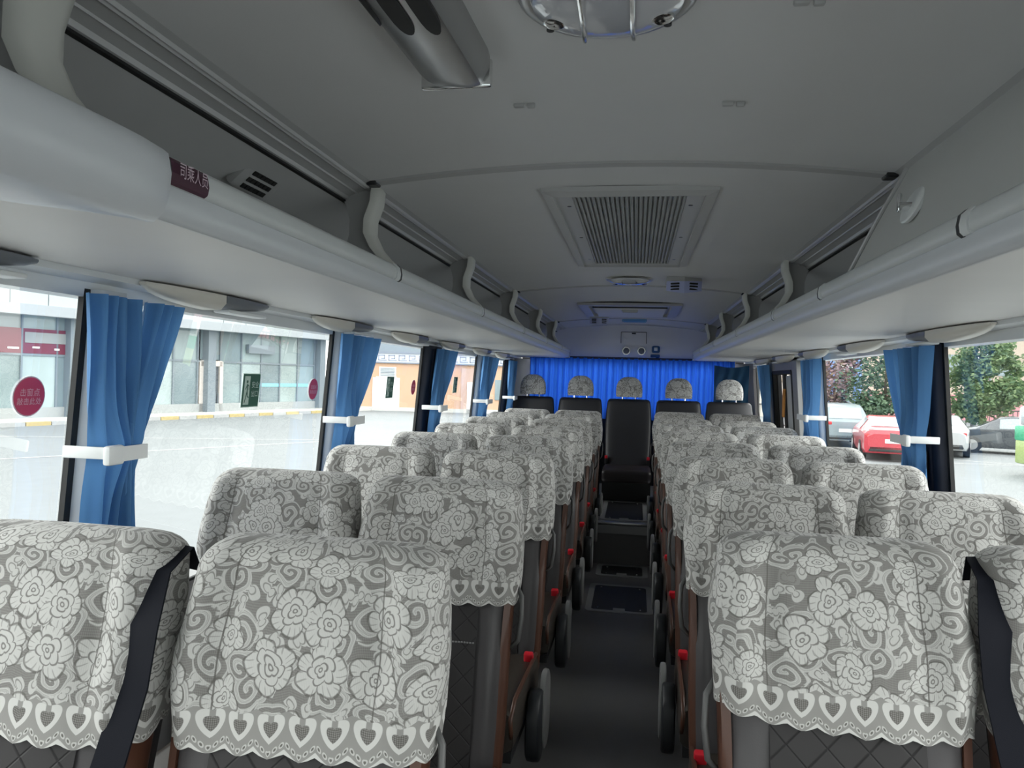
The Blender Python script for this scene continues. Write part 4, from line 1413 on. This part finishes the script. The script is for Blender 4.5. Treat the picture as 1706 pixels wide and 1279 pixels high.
red_disc(521, 648, 0.042, 'red round sticker before the second station-side pillar')
red_disc(688, 645, 0.042, 'red round sticker before the dark station-side pillar')
def exit_sign(px, py, w_, h, label):
    p = on_glass(px, py)
    root = tag(empty('exit_sticker', (p.x + 0.0015, p.y, p.z)), label, 'sticker', 'green exit stickers on the station-side glass')
    root.rotation_euler = (0, math.radians(4.6), 0)
    b = MB(); b.box((0, 0, 0), (0.0008, w_ * 1.05, h * 1.05)); b.build('sticker_rim', m_stkpale, root)
    b = MB(); b.box((0.0008, 0, 0), (0.001, w_, h)); b.build('sticker_face', m_stkgreen, root)
    b = MB(); b.box((0.0016, -w_ * 0.27, 0), (0.0008, w_ * 0.32, h * 0.88)); pc = b.build('doorway_mark', m_stkpale, root)
    b = MB()
    X = 0.0024
    cy = -w_ * 0.27
    def limb(a, c, r):
        b.cyl((X, cy + a[0] * h, a[1] * h), (X, cy + c[0] * h, c[1] * h), r * h, 6)
    b.cyl((X - 0.0003, cy - 0.01 * h, 0.27 * h), (X + 0.0003, cy - 0.01 * h, 0.27 * h), 0.05 * h, 12)
    limb((0.0, 0.20), (0.02, 0.0), 0.035); limb((0.02, 0.0), (0.05, -0.18), 0.025); limb((0.05, -0.18), (0.13, -0.22), 0.02); limb((0.02, 0.0), (-0.04, -0.2), 0.025)
    limb((-0.04, -0.2), (-0.10, -0.38), 0.02); limb((0.0, 0.18), (-0.10, 0.03), 0.018); limb((0.0, 0.18), (0.10, 0.14), 0.018); limb((0.10, 0.14), (0.12, 0.02), 0.016)
    for k, q in enumerate(b.vs):
        b.vs[k] = (X + (q[0] - X) * 0.02, q[1], q[2])
    b.build('running_figure', m_stkgreen, root)
    for k, tx in enumerate(('安全', '出口')):
        me = text_mesh('lettering', tx, h * 0.22, m_stkpale)
        o = link('lettering', me, root, (0.0024, w_ * 0.21, h * (0.16 - 0.28 * k)))
        o.rotation_euler = (PI / 2, 0, PI / 2)
exit_sign(417, 650, 0.105, 0.105, 'green exit sticker with a running figure on the second station-side window')
exit_sign(649, 645, 0.105, 0.105, 'dark green exit sticker on the third station-side window')
exit_sign(758, 641, 0.105, 0.105, 'dark green exit sticker on the fourth station-side window')

# ================================================================== outside
GZ = -1.05
FV = Vector((-math.sin(YAW), math.cos(YAW), 0))
RV = Vector((math.cos(YAW), math.sin(YAW), 0))
def out(lat, dep):
    """surveyed yard position: metres sideways and ahead of the camera's standing point"""
    p = CAM + RV * lat + FV * dep
    return Vector((p.x, p.y, GZ))
b = MB()
b.box((0, 40, GZ - 0.05), (300, 300, 0.1))
tag(b.build('ground', m_conc), 'pale concrete bus yard', kind='structure')
m_line = mat('yard_paint', (0.38, 0.39, 0.39, 1), 0.7, var=0.1)
m_yel = mat('kerb_yellow', (0.45, 0.36, 0.16, 1), 0.7, var=0.1)
m_kerb = mat('kerb_concrete', (0.50, 0.50, 0.48, 1), 0.8, var=0.1)
def line_on_ground(nm, a, c, wd, lb):
    a, c = Vector(a), Vector(c)
    d = (c - a).normalized()
    q = Vector((-d.y, d.x, 0)) * wd / 2
    bb = MB()
    up = Vector((0, 0, 0.006))
    bb.add([a - q + up, a + q + up, c + q + up, c - q + up], [(0, 1, 2, 3)])
    tag(bb.build(nm, m_line), lb, kind='structure')
line_on_ground('road_marking', out(-20, 24), out(-4, 27), 0.15, 'painted line in the yard')
line_on_ground('road_marking', out(-16, 15), out(-3, 30), 0.15, 'painted line in the yard')
line_on_ground('road_marking', out(14, 26.5), out(22, 21), 0.15, 'painted line before the parked cars')
line_on_ground('road_marking', out(10, 25), out(17.5, 24.2), 0.12, 'painted line before the parked cars')

# ---- glazed station building
A, B = out(-12.3, 48.0), out(-27.0, 18.5)          # right-hand end and far left end of the facade
ax = (B - A).normalized()
nrm = Vector((ax.y, -ax.x, 0))
if nrm.dot(CAM - A) < 0: nrm = -nrm
rzA = math.atan2(ax.y, ax.x)
stn = tag(empty('station_building', A, rzA), 'long glazed bus station with grey columns and a white fascia', 'building')
inw = 1 if (Matrix.Rotation(rzA, 3, 'Z') @ Vector((0, 1, 0))).dot(nrm) < 0 else -1   # local y pointing into the building
LEN = (B - A).length
def sb(nm, mt, x0, x1, y0, y1, z0, z1, parent=None):
    bb = MB()
    bb.box(((x0 + x1) / 2, inw * (y0 + y1) / 2, (z0 + z1) / 2), (abs(x1 - x0), abs(y1 - y0), abs(z1 - z0)))
    return bb.build(nm, mt, parent or stn)
m_steel = mat('steel_bluegrey', (0.20, 0.24, 0.27, 1), 0.5, var=0.05)
m_fasc = mat('fascia_white', (0.42, 0.47, 0.48, 1), 0.45, var=0.02)
m_fasc2 = mat('fascia_edge', (0.34, 0.37, 0.39, 1), 0.5, var=0.03)
m_inner = mat('station_interior', (0.30, 0.32, 0.32, 1), 0.8, var=0.35, vscale=0.6)
m_stglass = [mat('station_glass_%d' % k, c, 0.08, var=0.3, vscale=0.5) for k, c in enumerate(((0.26, 0.33, 0.34, 1), (0.33, 0.41, 0.41, 1), (0.21, 0.27, 0.29, 1), (0.40, 0.48, 0.48, 1)))]
m_frame = mat('door_frame_cream', (0.62, 0.57, 0.53, 1), 0.6)
m_redban = mat('banner_red', (0.17, 0.022, 0.042, 1), 0.6, var=0.1)
sb('back_wall', m_inner, 0, LEN, 2.2, 2.4, 0, 4.6)
sb('soffit', m_steel, 0, LEN, -0.4, 2.4, 4.45, 4.6)
sb('plinth', mat('plinth_grey', (0.36, 0.38, 0.38, 1), 0.7), 0, LEN, 0.0, 0.3, 0, 0.55)
sb('paving', m_kerb, -2, LEN, -2.6, 0.0, 0, 0.12)
sb('fascia_gutter', m_fasc2, -0.6, LEN, -1.05, -0.5, 4.42, 4.85)
xx = -0.6
while xx < LEN:
    sb('fascia_panel', m_fasc, xx + 0.02, min(xx + 1.55, LEN) - 0.02, -0.9, -0.75, 4.85, 8.4)
    xx += 1.55
sb('fascia_backing', m_steel, -0.6, LEN, -0.75, -0.70, 4.85, 8.4)
# bays of glass
x = 0.5
bay = 0
while x < LEN - 1.5:
    wdt = 1.5
    if bay == 5:
        sb('doorway', mat('doorway_dark', (0.10, 0.12, 0.14, 1), 0.4), x, x + 1.2, 0.12, 0.16, 0.12, 2.55)
        for q in (x - 0.06, x + 1.26):
            sb('door_jamb', m_frame, q - 0.12, q + 0.12, 0.0, 0.2, 0.12, 2.8)
        sb('door_head', m_frame, x - 0.1, x + 1.3, 0.0, 0.2, 2.55, 2.85)
        for k in range(6):
            sb('gate_bar', m_steel, x + 0.1 + k * 0.18, x + 0.14 + k * 0.18, 0.02, 0.06, 0.12, 1.1)
        sb('pane', m_stglass[2], x, x + 1.3, 0.10, 0.13, 2.9, 4.45)
    else:
        sb('pane', m_stglass[bay % 4], x + 0.04, x + wdt - 0.04, 0.10, 0.13, 0.55, 2.75)
        sb('pane', m_stglass[(bay + 2) % 4], x + 0.04, x + wdt - 0.04, 0.10, 0.13, 2.85, 4.45)
    sb('mullion', m_steel, x - 0.04, x + 0.04, 0.02, 0.16, 0.12, 4.45)
    sb('transom', m_steel, x, x + wdt, 0.04, 0.15, 2.75, 2.85)
    x += wdt
    bay += 1
for k, q in enumerate((0.15, 8.9, 16.4, 24.0, 30.5)):
    sb('column', m_steel, q - 0.25, q + 0.25, -0.35, 0.15, 0.0, 4.6)
sb('blue_reflection', mat('reflection_blue', (0.25, 0.55, 0.70, 1), 0.5), 1.0, 5.6, 0.07, 0.095, 1.45, 1.65)  # blue bar painted in to imitate a reflection on the bus glass
sb('hanging_sign', m_steel, 4.2, 6.2, -0.2, 0.0, 3.35, 3.85)
bn = sb('red_banner', m_redban, 14.5, 27.5, 0.02, 0.07, 2.85, 3.9)
for k in range(14):
    q = 15.2 + k * 0.86
    sb('banner_mark', m_white, q, q + (0.30, 0.45, 0.22)[k % 3], -0.01, 0.02, 3.02 + (k % 2) * 0.05, 3.10 + (k % 2) * 0.05, bn)
sb('banner_board', m_inner, 16.0, 18.4, -0.01, 0.03, 3.30, 3.75, bn)
sb('banner_board', m_inner, 20.5, 24.0, -0.01, 0.03, 3.30, 3.75, bn)
for q in (14.2, 21.3):
    sb('door_post', m_frame, q - 0.2, q + 0.2, -0.02, 0.12, 0.12, 2.9)
# kerb of yellow and white blocks
kerb = tag(empty('striped_kerb', A, rzA), 'low yellow and white striped kerb before the glazed station', 'kerb')
q = 0.0
k = 0
while q < LEN - 1:
    bb = MB(); bb.box((q + 0.5, inw * -2.75, 0.075), (0.96, 0.28, 0.15)); bb.build('kerb_block', m_yel if k % 2 else m_line, kerb)
    q += 1.0; k += 1

# ---- low peach building
P0 = out(-11.5, 48.8)
rzP = YAW
pch = tag(empty('peach_building', P0, rzP), 'low peach-coloured building with a white door and patterned cornice', 'building')
m_peach = mat('peach_render', (0.52, 0.335, 0.225, 1), 0.8, var=0.06, vscale=0.4)
m_pinkr = mat('pink_render', (0.50, 0.36, 0.31, 1), 0.8, var=0.06)
def pb(nm, mt, x0, x1, y0, y1, z0, z1, parent=None):
    bb = MB(); bb.box(((x0 + x1) / 2, (y0 + y1) / 2, (z0 + z1) / 2), (x1 - x0, y1 - y0, z1 - z0))
    return bb.build(nm, mt, parent or pch)
pb('wall', m_peach, 0, 13.5, 0, 6, 0, 3.15)
co = pb('cornice', mat('cornice_grey', (0.52, 0.55, 0.60, 1), 0.7), -0.1, 13.6, -0.12, 6.1, 3.15, 3.75)
pb('cornice_edge', mat('cornice_dark', (0.20, 0.23, 0.28, 1), 0.7), -0.12, 13.62, -0.16, 6.12, 3.10, 3.18, co)
pb('cornice_cap', MATS['cornice_dark'], -0.15, 13.65, -0.2, 6.15, 3.74, 3.86, co)
m_key = mat('key_pattern_grey', (0.25, 0.28, 0.36, 1), 0.7)
kb = MB()
for (a0, c0, a1, c1) in ((0.0, 0.0, 0.55, 0.05), (0.0, 0.0, 0.05, 0.36), (0.0, 0.31, 0.42, 0.36), (0.37, 0.12, 0.42, 0.36), (0.18, 0.12, 0.42, 0.17)):
    kb.box(((a0 + a1) / 2, 0, (c0 + c1) / 2), (a1 - a0, 0.03, c1 - c0))
kme = kb.mesh('key_motif', m_key)
for k in range(20):
    link('key_motif', kme, co, (0.15 + k * 0.66, -0.13, 3.27))
pb('roof_edge', m_steel, 0.3, 13.0, 0.5, 1.0, 3.86, 4.7)
dr = pb('door', m_white, 2.45, 4.2, -0.06, 0.0, 0.0, 2.15)
pb('door_surround', m_white, 2.65, 4.0, -0.05, 0.01, 2.15, 2.22, dr)
lv = pb('louvre', m_white, 2.85, 3.95, -0.06, 0.0, 2.22, 2.85)
for k in range(6):
    pb('slat', m_steel, 2.93, 3.87, -0.09, -0.06, 2.28 + k * 0.09, 2.33 + k * 0.09, lv)
l2 = pb('louvre', m_steel, 0.2, 1.3, -0.05, 0.0, 2.1, 2.8)
pb('door', m_frame, 0.2, 1.3, -0.04, 0.0, 0.0, 2.0)
pb('pink_panel', m_pinkr, 8.2, 9.6, -0.05, 0.0, 0, 2.9)
d2 = pb('door', m_white, 8.6, 9.2, -0.1, -0.05, 0, 2.0)
pb('window', m_stglass[2], 10.4, 11.0, -0.06, 0.0, 0.9, 2.2)
pb('plinth', m_kerb, 0, 13.5, -0.1, 0, 0, 0.25)

# ---- parked vehicles
m_tyre = mat('tyre', g(0.015), 0.8)
m_hub = mat('wheel_hub', g(0.5), 0.3, 0.8)
m_carglass = mat('car_glass', (0.30, 0.36, 0.38, 1), 0.05, var=0.1)
m_cardark = mat('car_underside', g(0.02), 0.6)
SED = [(-2.30, .74, .42, .80, .66, .90), (-2.22, .84, .28, .90, .72, 1.03), (-1.55, .88, .22, .95, .70, 1.08), (-.85, .89, .22, .95, .58, 1.40), (.10, .89, .22, .94, .58, 1.44), (.50, .89, .22, .93, .60, 1.39), (1.25, .89, .22, .92, .74, 1.00), (2.10, .85, .25, .80, .70, .86), (2.30, .70, .35, .66, .62, .72)]
SUV = [(-2.25, .80, .40, .95, .68, 1.02), (-2.20, .89, .30, 1.02, .72, 1.08), (-1.98, .91, .28, 1.04, .64, 1.62), (-1.6, .92, .28, 1.04, .64, 1.70), (.20, .92, .28, 1.03, .64, 1.72), (.55, .92, .28, 1.02, .66, 1.66), (1.20, .92, .28, 1.01, .78, 1.10), (2.10, .87, .30, .92, .74, .98), (2.28, .74, .38, .78, .66, .84)]
def car(loc, heading, body, prof, label, rear_k, wshield_k, light):
    root = tag(empty('parked_car', loc, heading), label, 'car', 'cars parked in the yard')
    bm_ = mat('paint_' + label.split()[0], body, 0.28, var=0.03, coat=0.6)
    b = MB()
    rings = []
    for (x, w_, zb, zm, wr, zr) in prof:
        rings.append([(x, -w_ * 0.92, zb), (x, -w_, zb + 0.15), (x, -w_, zm), (x, -wr, zr - 0.05), (x, -wr * 0.85, zr), (x, wr * 0.85, zr), (x, wr, zr - 0.05), (x, w_, zm), (x, w_, zb + 0.15), (x, w_ * 0.92, zb)])
    b.loft(rings)
    b.build('body', bm_, root, smooth=True, angle=28)
    def P(k, f, s, offo=0.012):
        x, w_, zb, zm, wr, zr = prof[k]
        return Vector((x, s * (w_ + (wr - w_) * f + offo), zm + (zr - 0.05 - zm) * f))
    for s in (-1, 1):
        for (a, c) in ((rear_k, rear_k + 1), (rear_k + 1, wshield_k)):
            b = MB(); lo = 0.10
            p = [P(a, lo if prof[a][5] - prof[a][3] > 0.3 else 0.3, s), P(c, lo, s), P(c, 0.95, s), P(a, 0.95, s)]
            b.add(p, [(0, 1, 2, 3)]); b.build('side_window', m_carglass, root)
    def endglass(a, c, nm, push):
        A_, C_ = prof[a], prof[c]
        lo, hi = 0.12, 0.92
        q = []
        for f, s in ((lo, -1), (lo, 1), (hi, 1), (hi, -1)):
            x = A_[0] + (C_[0] - A_[0]) * f + push
            z = A_[5] + (C_[5] - A_[5]) * f + 0.012
            w_ = (A_[4] + (C_[4] - A_[4]) * f) * 0.86
            q.append((x, s * w_, z))
        b = MB(); b.add(q, [(0, 1, 2, 3)]); b.build(nm, m_carglass, root)
    endglass(rear_k - 1, rear_k, 'rear_window', -0.012)
    endglass(wshield_k + 1, wshield_k, 'windscreen', 0.012)
    for x in (-1.35, 1.38):
        for s in (-1, 1):
            b = MB(); b.cyl((x, s * 0.70, 0.32), (x, s * 0.91, 0.32), 0.32, 20); wh = b.build('wheel', m_tyre, root, smooth=True, angle=40)
            b = MB(); b.cyl((x, s * 0.90, 0.32), (x, s * 0.925, 0.32), 0.20, 16); b.build('hub', m_hub, wh, smooth=True, angle=40)
    for s in (-1, 1):
        b = MB(); b.rbox((prof[1][0] + 0.0, s * prof[1][1] * 0.74, prof[1][3] - 0.06), (0.12, 0.34, 0.14), 0.03); b.build('tail_lamp', mat('tail_lamp_red', (0.45, 0.03, 0.03, 1), 0.2), root, smooth=True)
        b = MB(); b.rbox((prof[-2][0] + 0.08, s * prof[-2][1] * 0.74, prof[-2][3] - 0.06), (0.16, 0.30, 0.12), 0.03); b.build('head_lamp', m_clear, root, smooth=True)
    b = MB(); b.rbox((prof[0][0] + 0.06, 0, 0.42), (0.12, 1.40, 0.18), 0.03); b.build('rear_bumper', m_cardark, root, smooth=True)
    b = MB(); b.rbox((prof[0][0] - 0.005, 0, 0.68), (0.02, 0.46, 0.13), 0.004); b.build('number_plate', m_white, root)
    return root
aw = YAW + PI / 2                              # heading straight away from the camera
car(out(13.75, 31.6), aw - math.radians(16), (0.20, 0.25, 0.27, 1), SUV, 'silver estate car with a roof parked beside the red car', 2, 5, 0)
car(out(13.1, 26.3), aw - math.radians(20), (0.36, 0.022, 0.035, 1), SED, 'red saloon car seen from behind by the parked-cars windows', 3, 5, 0)
car(out(16.3, 28.4), aw - math.radians(30), (0.45, 0.47, 0.48, 1), SED, 'white car half hidden by the dark car-side pillar', 3, 5, 0)
car(out(19.4, 28.8), aw + math.radians(55), (0.05, 0.06, 0.07, 1), SED, 'dark grey saloon car under the round tree', 3, 5, 0)
# green and white minibus at the edge
bs = tag(empty('green_minibus', out(14.72, 20.0), YAW), 'green and white minibus at the edge of the yard', 'minibus')
def vb(nm, mt, x0, x1, y0, y1, z0, z1, r=0.06):
    bb = MB(); bb.rbox(((x0 + x1) / 2, (y0 + y1) / 2, (z0 + z1) / 2), (x1 - x0, y1 - y0, z1 - z0), r); return bb.build(nm, mt, bs, smooth=True)
vb('upper_body', m_white, 0.06, 5.0, 0.05, 1.9, 1.30, 2.0, 0.12)
vb('green_band', mat('bus_green', (0.02, 0.34, 0.18, 1), 0.35), 0.0, 5.0, 0, 1.95, 0.98, 1.42)
vb('lower_body', mat('bus_lime', (0.30, 0.40, 0.15, 1), 0.4), 0.02, 5.0, 0, 1.93, 0.32, 1.02)
vb('side_window', m_carglass, 0.4, 4.6, 0.02, 0.08, 1.48, 1.88, 0.02)
vb('windscreen', m_carglass, 0.02, 0.10, 0.25, 1.7, 1.45, 1.88, 0.02)
for q in (1.0, 4.0):
    bb = MB(); bb.cyl((q, -0.02, 0.34), (q, 0.22, 0.34), 0.34, 18); bb.build('wheel', m_tyre, bs, smooth=True)

# ---- trees
def tree(loc, h0, h1, rx, cols, n_, trunk, label, sparse=0.0, seed=1, leafsize=0.13, dens=1.0):
    rr = random.Random(seed)
    root = tag(empty('yard_tree', loc), label, 'tree', 'trees beyond the parked cars')
    b = MB()
    b.tube([(0, 0, 0), (0.04, 0.02, h0 * 0.6), (0.0, 0.0, h0 + 0.4), (0.05, 0, (h0 + h1) / 2)], [trunk, trunk * 0.85, trunk * 0.7, trunk * 0.3], 8)
    tr = b.build('trunk', mat('bark', (0.10, 0.085, 0.07, 1), 0.9, var=0.2), root, smooth=True)
    for k in range(9):
        a = rr.uniform(0, 6.28)
        b = MB()
        z0 = h0 + rr.uniform(0.0, 0.5) * (h1 - h0)
        L = rx * rr.uniform(0.6, 0.95)
        b.tube([(0, 0, z0), (L * 0.5 * math.cos(a), L * 0.5 * math.sin(a), z0 + L * 0.45), (L * math.cos(a), L * math.sin(a), z0 + L * 0.8)], [trunk * 0.45, trunk * 0.25, trunk * 0.08], 6)
        b.build('branch', MATS['bark'], tr, smooth=True)
    cz, hz = (h0 + h1) / 2, (h1 - h0) / 2
    blobs = []
    for k in range(40):
        a, z = rr.uniform(0, 6.28), rr.uniform(-0.9, 0.9)
        q = rr.uniform(0.35, 0.86) * math.sqrt(1 - z * z * 0.85)
        blobs.append((rx * q * math.cos(a), rx * q * math.sin(a), cz + hz * z * 0.86, rx * rr.uniform(0.26, 0.46)))
    for ci, col in enumerate(cols):
        b = MB()
        for k in range(int(n_ / len(cols))):
            bl = blobs[rr.randrange(len(blobs))]
            while True:
                d = Vector((rr.uniform(-1, 1), rr.uniform(-1, 1), rr.uniform(-1, 1)))
                if 0.2 < d.length < 1: break
            d = d.normalized() * (rr.random() ** 0.4) * bl[3]
            c = Vector((bl[0], bl[1], bl[2])) + d
            u = Vector((rr.uniform(-1, 1), rr.uniform(-1, 1), rr.uniform(-0.6, 0.6))).normalized() * leafsize * rr.uniform(0.6, 1.2)
            v = u.cross(Vector((rr.uniform(-1, 1), rr.uniform(-1, 1), rr.uniform(-1, 1)))).normalized() * leafsize * 0.45
            b.add([c - u, c + v, c + u, c - v], [(0, 1, 2, 3)])
        o = b.build('foliage', mat('leaf_%s_%d' % (label.split()[0], ci), col, 0.6, var=0.25, vscale=2.0, trans=0.3), root)
        o['kind'] = 'stuff'
tree(out(22.7, 36.0), 0.75, 5.15, 1.62, ((0.16, 0.25, 0.12, 1), (0.24, 0.33, 0.16, 1), (0.11, 0.19, 0.10, 1)), 9000, 0.11, 'round green tree behind the dark saloon car', seed=5)
tree(out(17.9, 36.0), 0.6, 6.4, 2.3, ((0.10, 0.17, 0.11, 1), (0.15, 0.23, 0.14, 1), (0.07, 0.12, 0.08, 1)), 7000, 0.13, 'dense dark green tree behind the red car', seed=9)
tree(out(15.6, 37.5), 1.0, 6.0, 1.7, ((0.26, 0.17, 0.18, 1), (0.34, 0.24, 0.25, 1), (0.22, 0.17, 0.12, 1)), 3000, 0.12, 'purplish brown thin-leaved tree behind the silver car', seed=13)
tree(out(14.2, 41.0), 1.5, 7.5, 2.2, ((0.40, 0.34, 0.24, 1),), 500, 0.10, 'nearly bare tree beside the blue-posted building', seed=17)
tree(out(27.2, 38.0), 2.6, 5.0, 1.2, ((0.10, 0.16, 0.09, 1), (0.16, 0.22, 0.12, 1)), 2400, 0.10, 'small dark tree beside the green bus', seed=21)
# ---- buildings and fence beyond the trees
ap = tag(empty('apartment_block', out(20.0, 60.0), YAW), 'tall cream apartment block behind the round tree with air conditioners', 'building')
def ab(nm, mt, x0, x1, y0, y1, z0, z1, parent=None):
    bb = MB(); bb.box(((x0 + x1) / 2, (y0 + y1) / 2, (z0 + z1) / 2), (x1 - x0, y1 - y0, z1 - z0)); return bb.build(nm, mt, parent or ap)
m_cream = mat('cream_render', (0.46, 0.39, 0.32, 1), 0.85, var=0.06, vscale=0.3)
ab('wall', m_cream, 6, 34, 0, 8, 0, 16)
ab('pink_base', mat('pink_base', (0.55, 0.26, 0.28, 1), 0.8), 4, 34, -0.2, 0.1, 0, 2.0)
for k in range(4):
    for r_ in range(3):
        wn = ab('window', m_stglass[2], 14.5 + k * 4.2, 16.0 + k * 4.2, -0.05, 0.02, 3.6 + r_ * 3.2, 5.2 + r_ * 3.2)
        ac = ab('air_conditioner', m_white, 16.8 + k * 4.2, 18.0 + k * 4.2, -0.5, 0.0, 4.4 + r_ * 3.2, 5.3 + r_ * 3.2)
        ab('fan_grille', m_steel, 16.95 + k * 4.2, 17.6 + k * 4.2, -0.53, -0.5, 4.5 + r_ * 3.2, 5.15 + r_ * 3.2, ac)
    ab('drain_pipe', m_steel, 13.9 + k * 4.2, 14.02 + k * 4.2, -0.12, 0.0, 2, 16)
bb2 = tag(empty('white_building', out(15.5, 56.0), YAW), 'pale building with blue posts behind the silver car', 'building')
def cb(nm, mt, x0, x1, y0, y1, z0, z1):
    bb = MB(); bb.box(((x0 + x1) / 2, (y0 + y1) / 2, (z0 + z1) / 2), (x1 - x0, y1 - y0, z1 - z0)); return bb.build(nm, mt, bb2)
cb('wall', mat('pale_render', (0.48, 0.46, 0.41, 1), 0.85, var=0.05), 2, 10.6, 0, 3, 0, 7.5)
cb('roof', m_steel, 1.8, 10.8, -0.3, 3.2, 7.5, 7.8)
m_bpost = mat('post_blue', (0.16, 0.26, 0.55, 1), 0.5)
for q in (7.9, 9.9):
    cb('blue_post', m_bpost, q, q + 0.45, -0.5, -0.1, 0, 7.4)
for q in (5.2, 8.5):
    cb('window', m_stglass[2], q, q + 1.2, -0.05, 0.02, 1.2, 3.8)
    cb('window_trim', m_white, q - 0.15, q + 1.35, -0.08, -0.04, 3.8, 4.0)
fe = tag(empty('yard_fence', out(12.0, 40.0), YAW), 'dark railing fence behind the parked cars', 'fence')
m_rl = mat('railing_dark', (0.08, 0.07, 0.07, 1), 0.6)
for z in (0.25, 1.35):
    bb = MB(); bb.box((10, 0, z), (26, 0.05, 0.07)); bb.build('rail', m_rl, fe)
bme = MB(); bme.box((0, 0, 0.8), (0.03, 0.03, 1.1)); bm_ = bme.mesh('baluster', m_rl)
for k in range(105):
    link('baluster', bm_, fe, (-3 + k * 0.25, 0, 0))
pme = MB(); pme.box((0, 0, 0.75), (0.10, 0.10, 1.5)); pm_ = pme.mesh('fence_post', m_rl)
for k in range(11):
    link('fence_post', pm_, fe, (-3 + k * 2.6, 0, 0))
